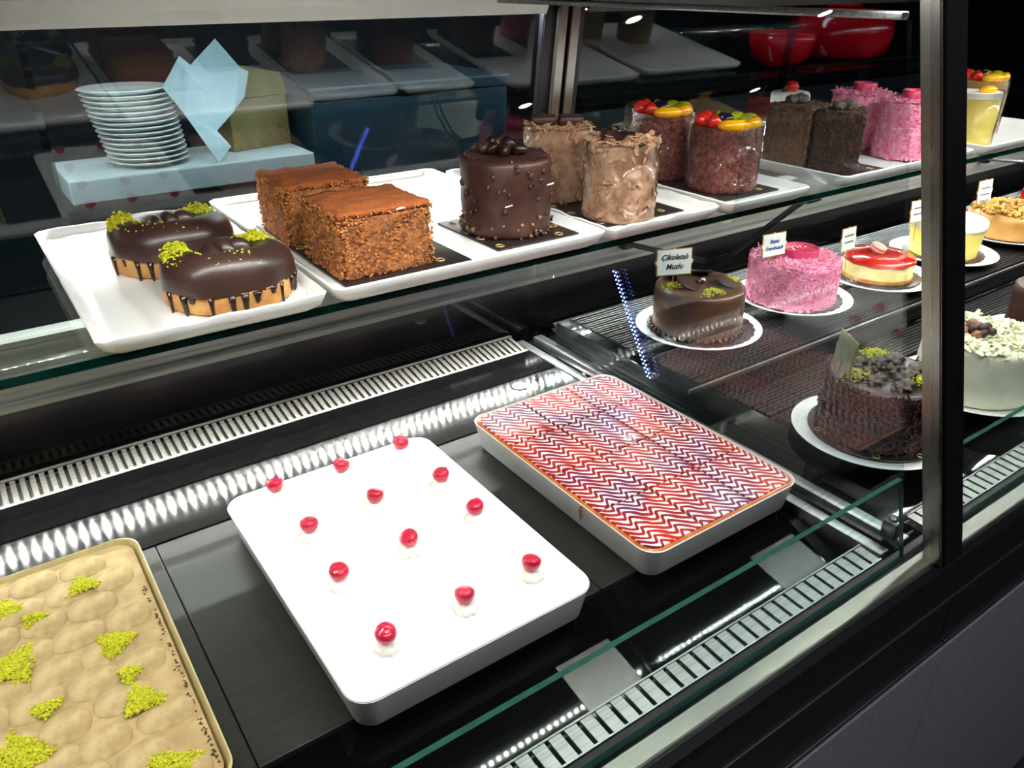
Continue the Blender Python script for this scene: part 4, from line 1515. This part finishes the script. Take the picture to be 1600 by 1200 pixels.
# ------------------------------------------------------------------ behind the sliding doors
t = thing('work_counter', 'pale worktop on a dark cabinet behind the left sliding door', 'counter', (.365, 1.57, -.9))
obj('worktop', box(-.215, .215, -.08, .11, 1.214, 1.255, .003), M['counter_white'], t)
obj('cabinet_body', box(-.205, .205, -.07, .10, 0, 1.2135), M['black_satin'], t)
zp = .3553
rp_ = []
N_PL = 15
for k in range(N_PL):
    f = k / (N_PL - 1)
    r = .068 + .007 * f
    me = mesh_of(lathe([(0, 0), (r * .6, 0), (r * .66, .002), (r * .95, .0085), (r, .0105), (r * .97, .0115), (r * .64, .005), (0, .004)], 48), 'stacked_plate', M['white_china'], 50)
    o = obj('stacked_plate', me, None)
    o.location = (.280 + .020 * (1 - f), 1.57, zp + k * .0086)
    lab = 'white plate in the middle of the tall stack on the worktop'
    if k == 0:
        lab = 'lowest white plate of the tall stack on the worktop'
    if k == N_PL - 1:
        lab = 'topmost white plate of the tall stack on the worktop'
    tag(o, lab, 'plate', 'stack of white plates on the worktop')

# open white carton leaning on a kraft box
t = thing('open_cake_carton', 'opened white cardboard carton with spread flaps beside the plate stack', 'box', (.415, 1.53, .3553), 0)


def flap(name, pts, y0, y1s=None):
    """A cardboard panel in the x-z plane with its own depth at each corner."""
    bm = bmesh.new()
    ys = y1s or [y0] * len(pts)
    A = [bm.verts.new((p[0] * 1.15, yv, p[1] * 1.12)) for p, yv in zip(pts, ys)]
    B = [bm.verts.new((p[0] * 1.15, yv + .0016, p[1] * 1.12)) for p, yv in zip(pts, ys)]
    bm.faces.new(A)
    bm.faces.new(B[::-1])
    n_ = len(pts)
    for i in range(n_):
        bm.faces.new((A[i], A[(i + 1) % n_], B[(i + 1) % n_], B[i]))
    bmesh.ops.recalc_face_normals(bm, faces=list(bm.faces))
    return obj(name, bm, M['carton'], t)


flap('carton_panel', [(-.045, .075), (.0, .045), (.035, .072), (.012, .13), (-.02, .145)], 0, [.0, .0, .01, .02, .01])
flap('left_flap', [(-.072, .118), (-.045, .075), (-.02, .145), (-.038, .160)], 0, [-.015, 0, .01, -.005])
flap('upper_flap', [(-.02, .145), (.012, .13), (.06, .135), (.02, .182)], 0, [.012, .02, .03, .0])
flap('lower_flap', [(-.045, .075), (-.012, .0), (.012, .022), (.0, .045)], 0, [0, -.03, -.025, 0])
flap('side_flap', [(.012, .13), (.035, .072), (.06, .09), (.075, .128), (.06, .135)], .02, [.021, .012, .03, .04, .032])
t = thing('kraft_box', 'brown kraft cardboard box behind the opened white carton', 'box', (.508, 1.632, .3553), .25)
obj('box_body', box(-.065, .065, -.04, .05, 0, .095, .002), M['kraft'], t)
obj('box_lid', prism([(-.068, .0955), (.068, .0955), (.055, .135), (-.035, .155)], 'y', -.043, .053), M['kraft'], t)

t = thing('low_cabinet', 'low dark cabinet behind the doors under the teal box', 'cabinet', (.85, 1.70, -.9))
obj('cabinet_body', box(-.255, .36, -.19, .21, 0, 1.06), M['black_satin'], t)
obj('cabinet_top', box(-.26, .365, -.195, .215, 1.0605, 1.075, .002), M['black_gloss'], t)
t = thing('storage_box', 'big dark teal storage box behind the rear door, beside the worktop', 'box', (.835, 1.68, .1753))
obj('box_body', box(-.235, .225, -.15, .17, 0, .265, .003), M['teal_box'], t)
obj('box_lid', box(-.24, .23, -.155, .175, .2655, .29, .004), M['teal_box'], t)
obj('lid_handle', box(-.05, .05, -.163, -.1555, .272, .280, .002), M['black_satin'], t)

t = thing('red_bowl', 'glossy red bowl on the dark rear counter, left of the red canister', 'bowl', (2.22, 1.70, .3983))
obj('bowl_body', lathe([(0, 0), (.05, 0), (.085, .03), (.10, .075), (.102, .10), (.098, .10), (.08, .04), (.045, .01), (0, .008)], 48), M['red_plastic'], t, True)
obj('bowl_rim', tube([(.1005 * math.cos(a * PI / 24), .1005 * math.sin(a * PI / 24), .1) for a in range(48)], .004, 8, True), M['red_plastic'], t, True)
t = thing('red_canister', 'large glossy red rounded canister on the dark rear counter', 'container', (2.66, 1.80, .3983))
obj('canister_body', lathe([(0, 0), (.13, 0), (.16, .02), (.175, .07), (.17, .12), (.14, .155), (0, .165)], 48), M['red_plastic'], t, True)
obj('canister_lid', lathe([(0, .166), (.06, .165), (.05, .18), (.02, .187), (0, .188)], 32), M['red_plastic'], t, True)
t = thing('rear_counter', 'long dark counter behind the right sliding doors', 'counter', (2.2, 1.75, -.9))
obj('counter_body', box(-.9, 1.0, -.2, .3, 0, 1.27), M['black_satin'], t)
obj('counter_top', box(-.91, 1.01, -.21, .31, 1.2705, 1.298, .003), M['black_gloss'], t)
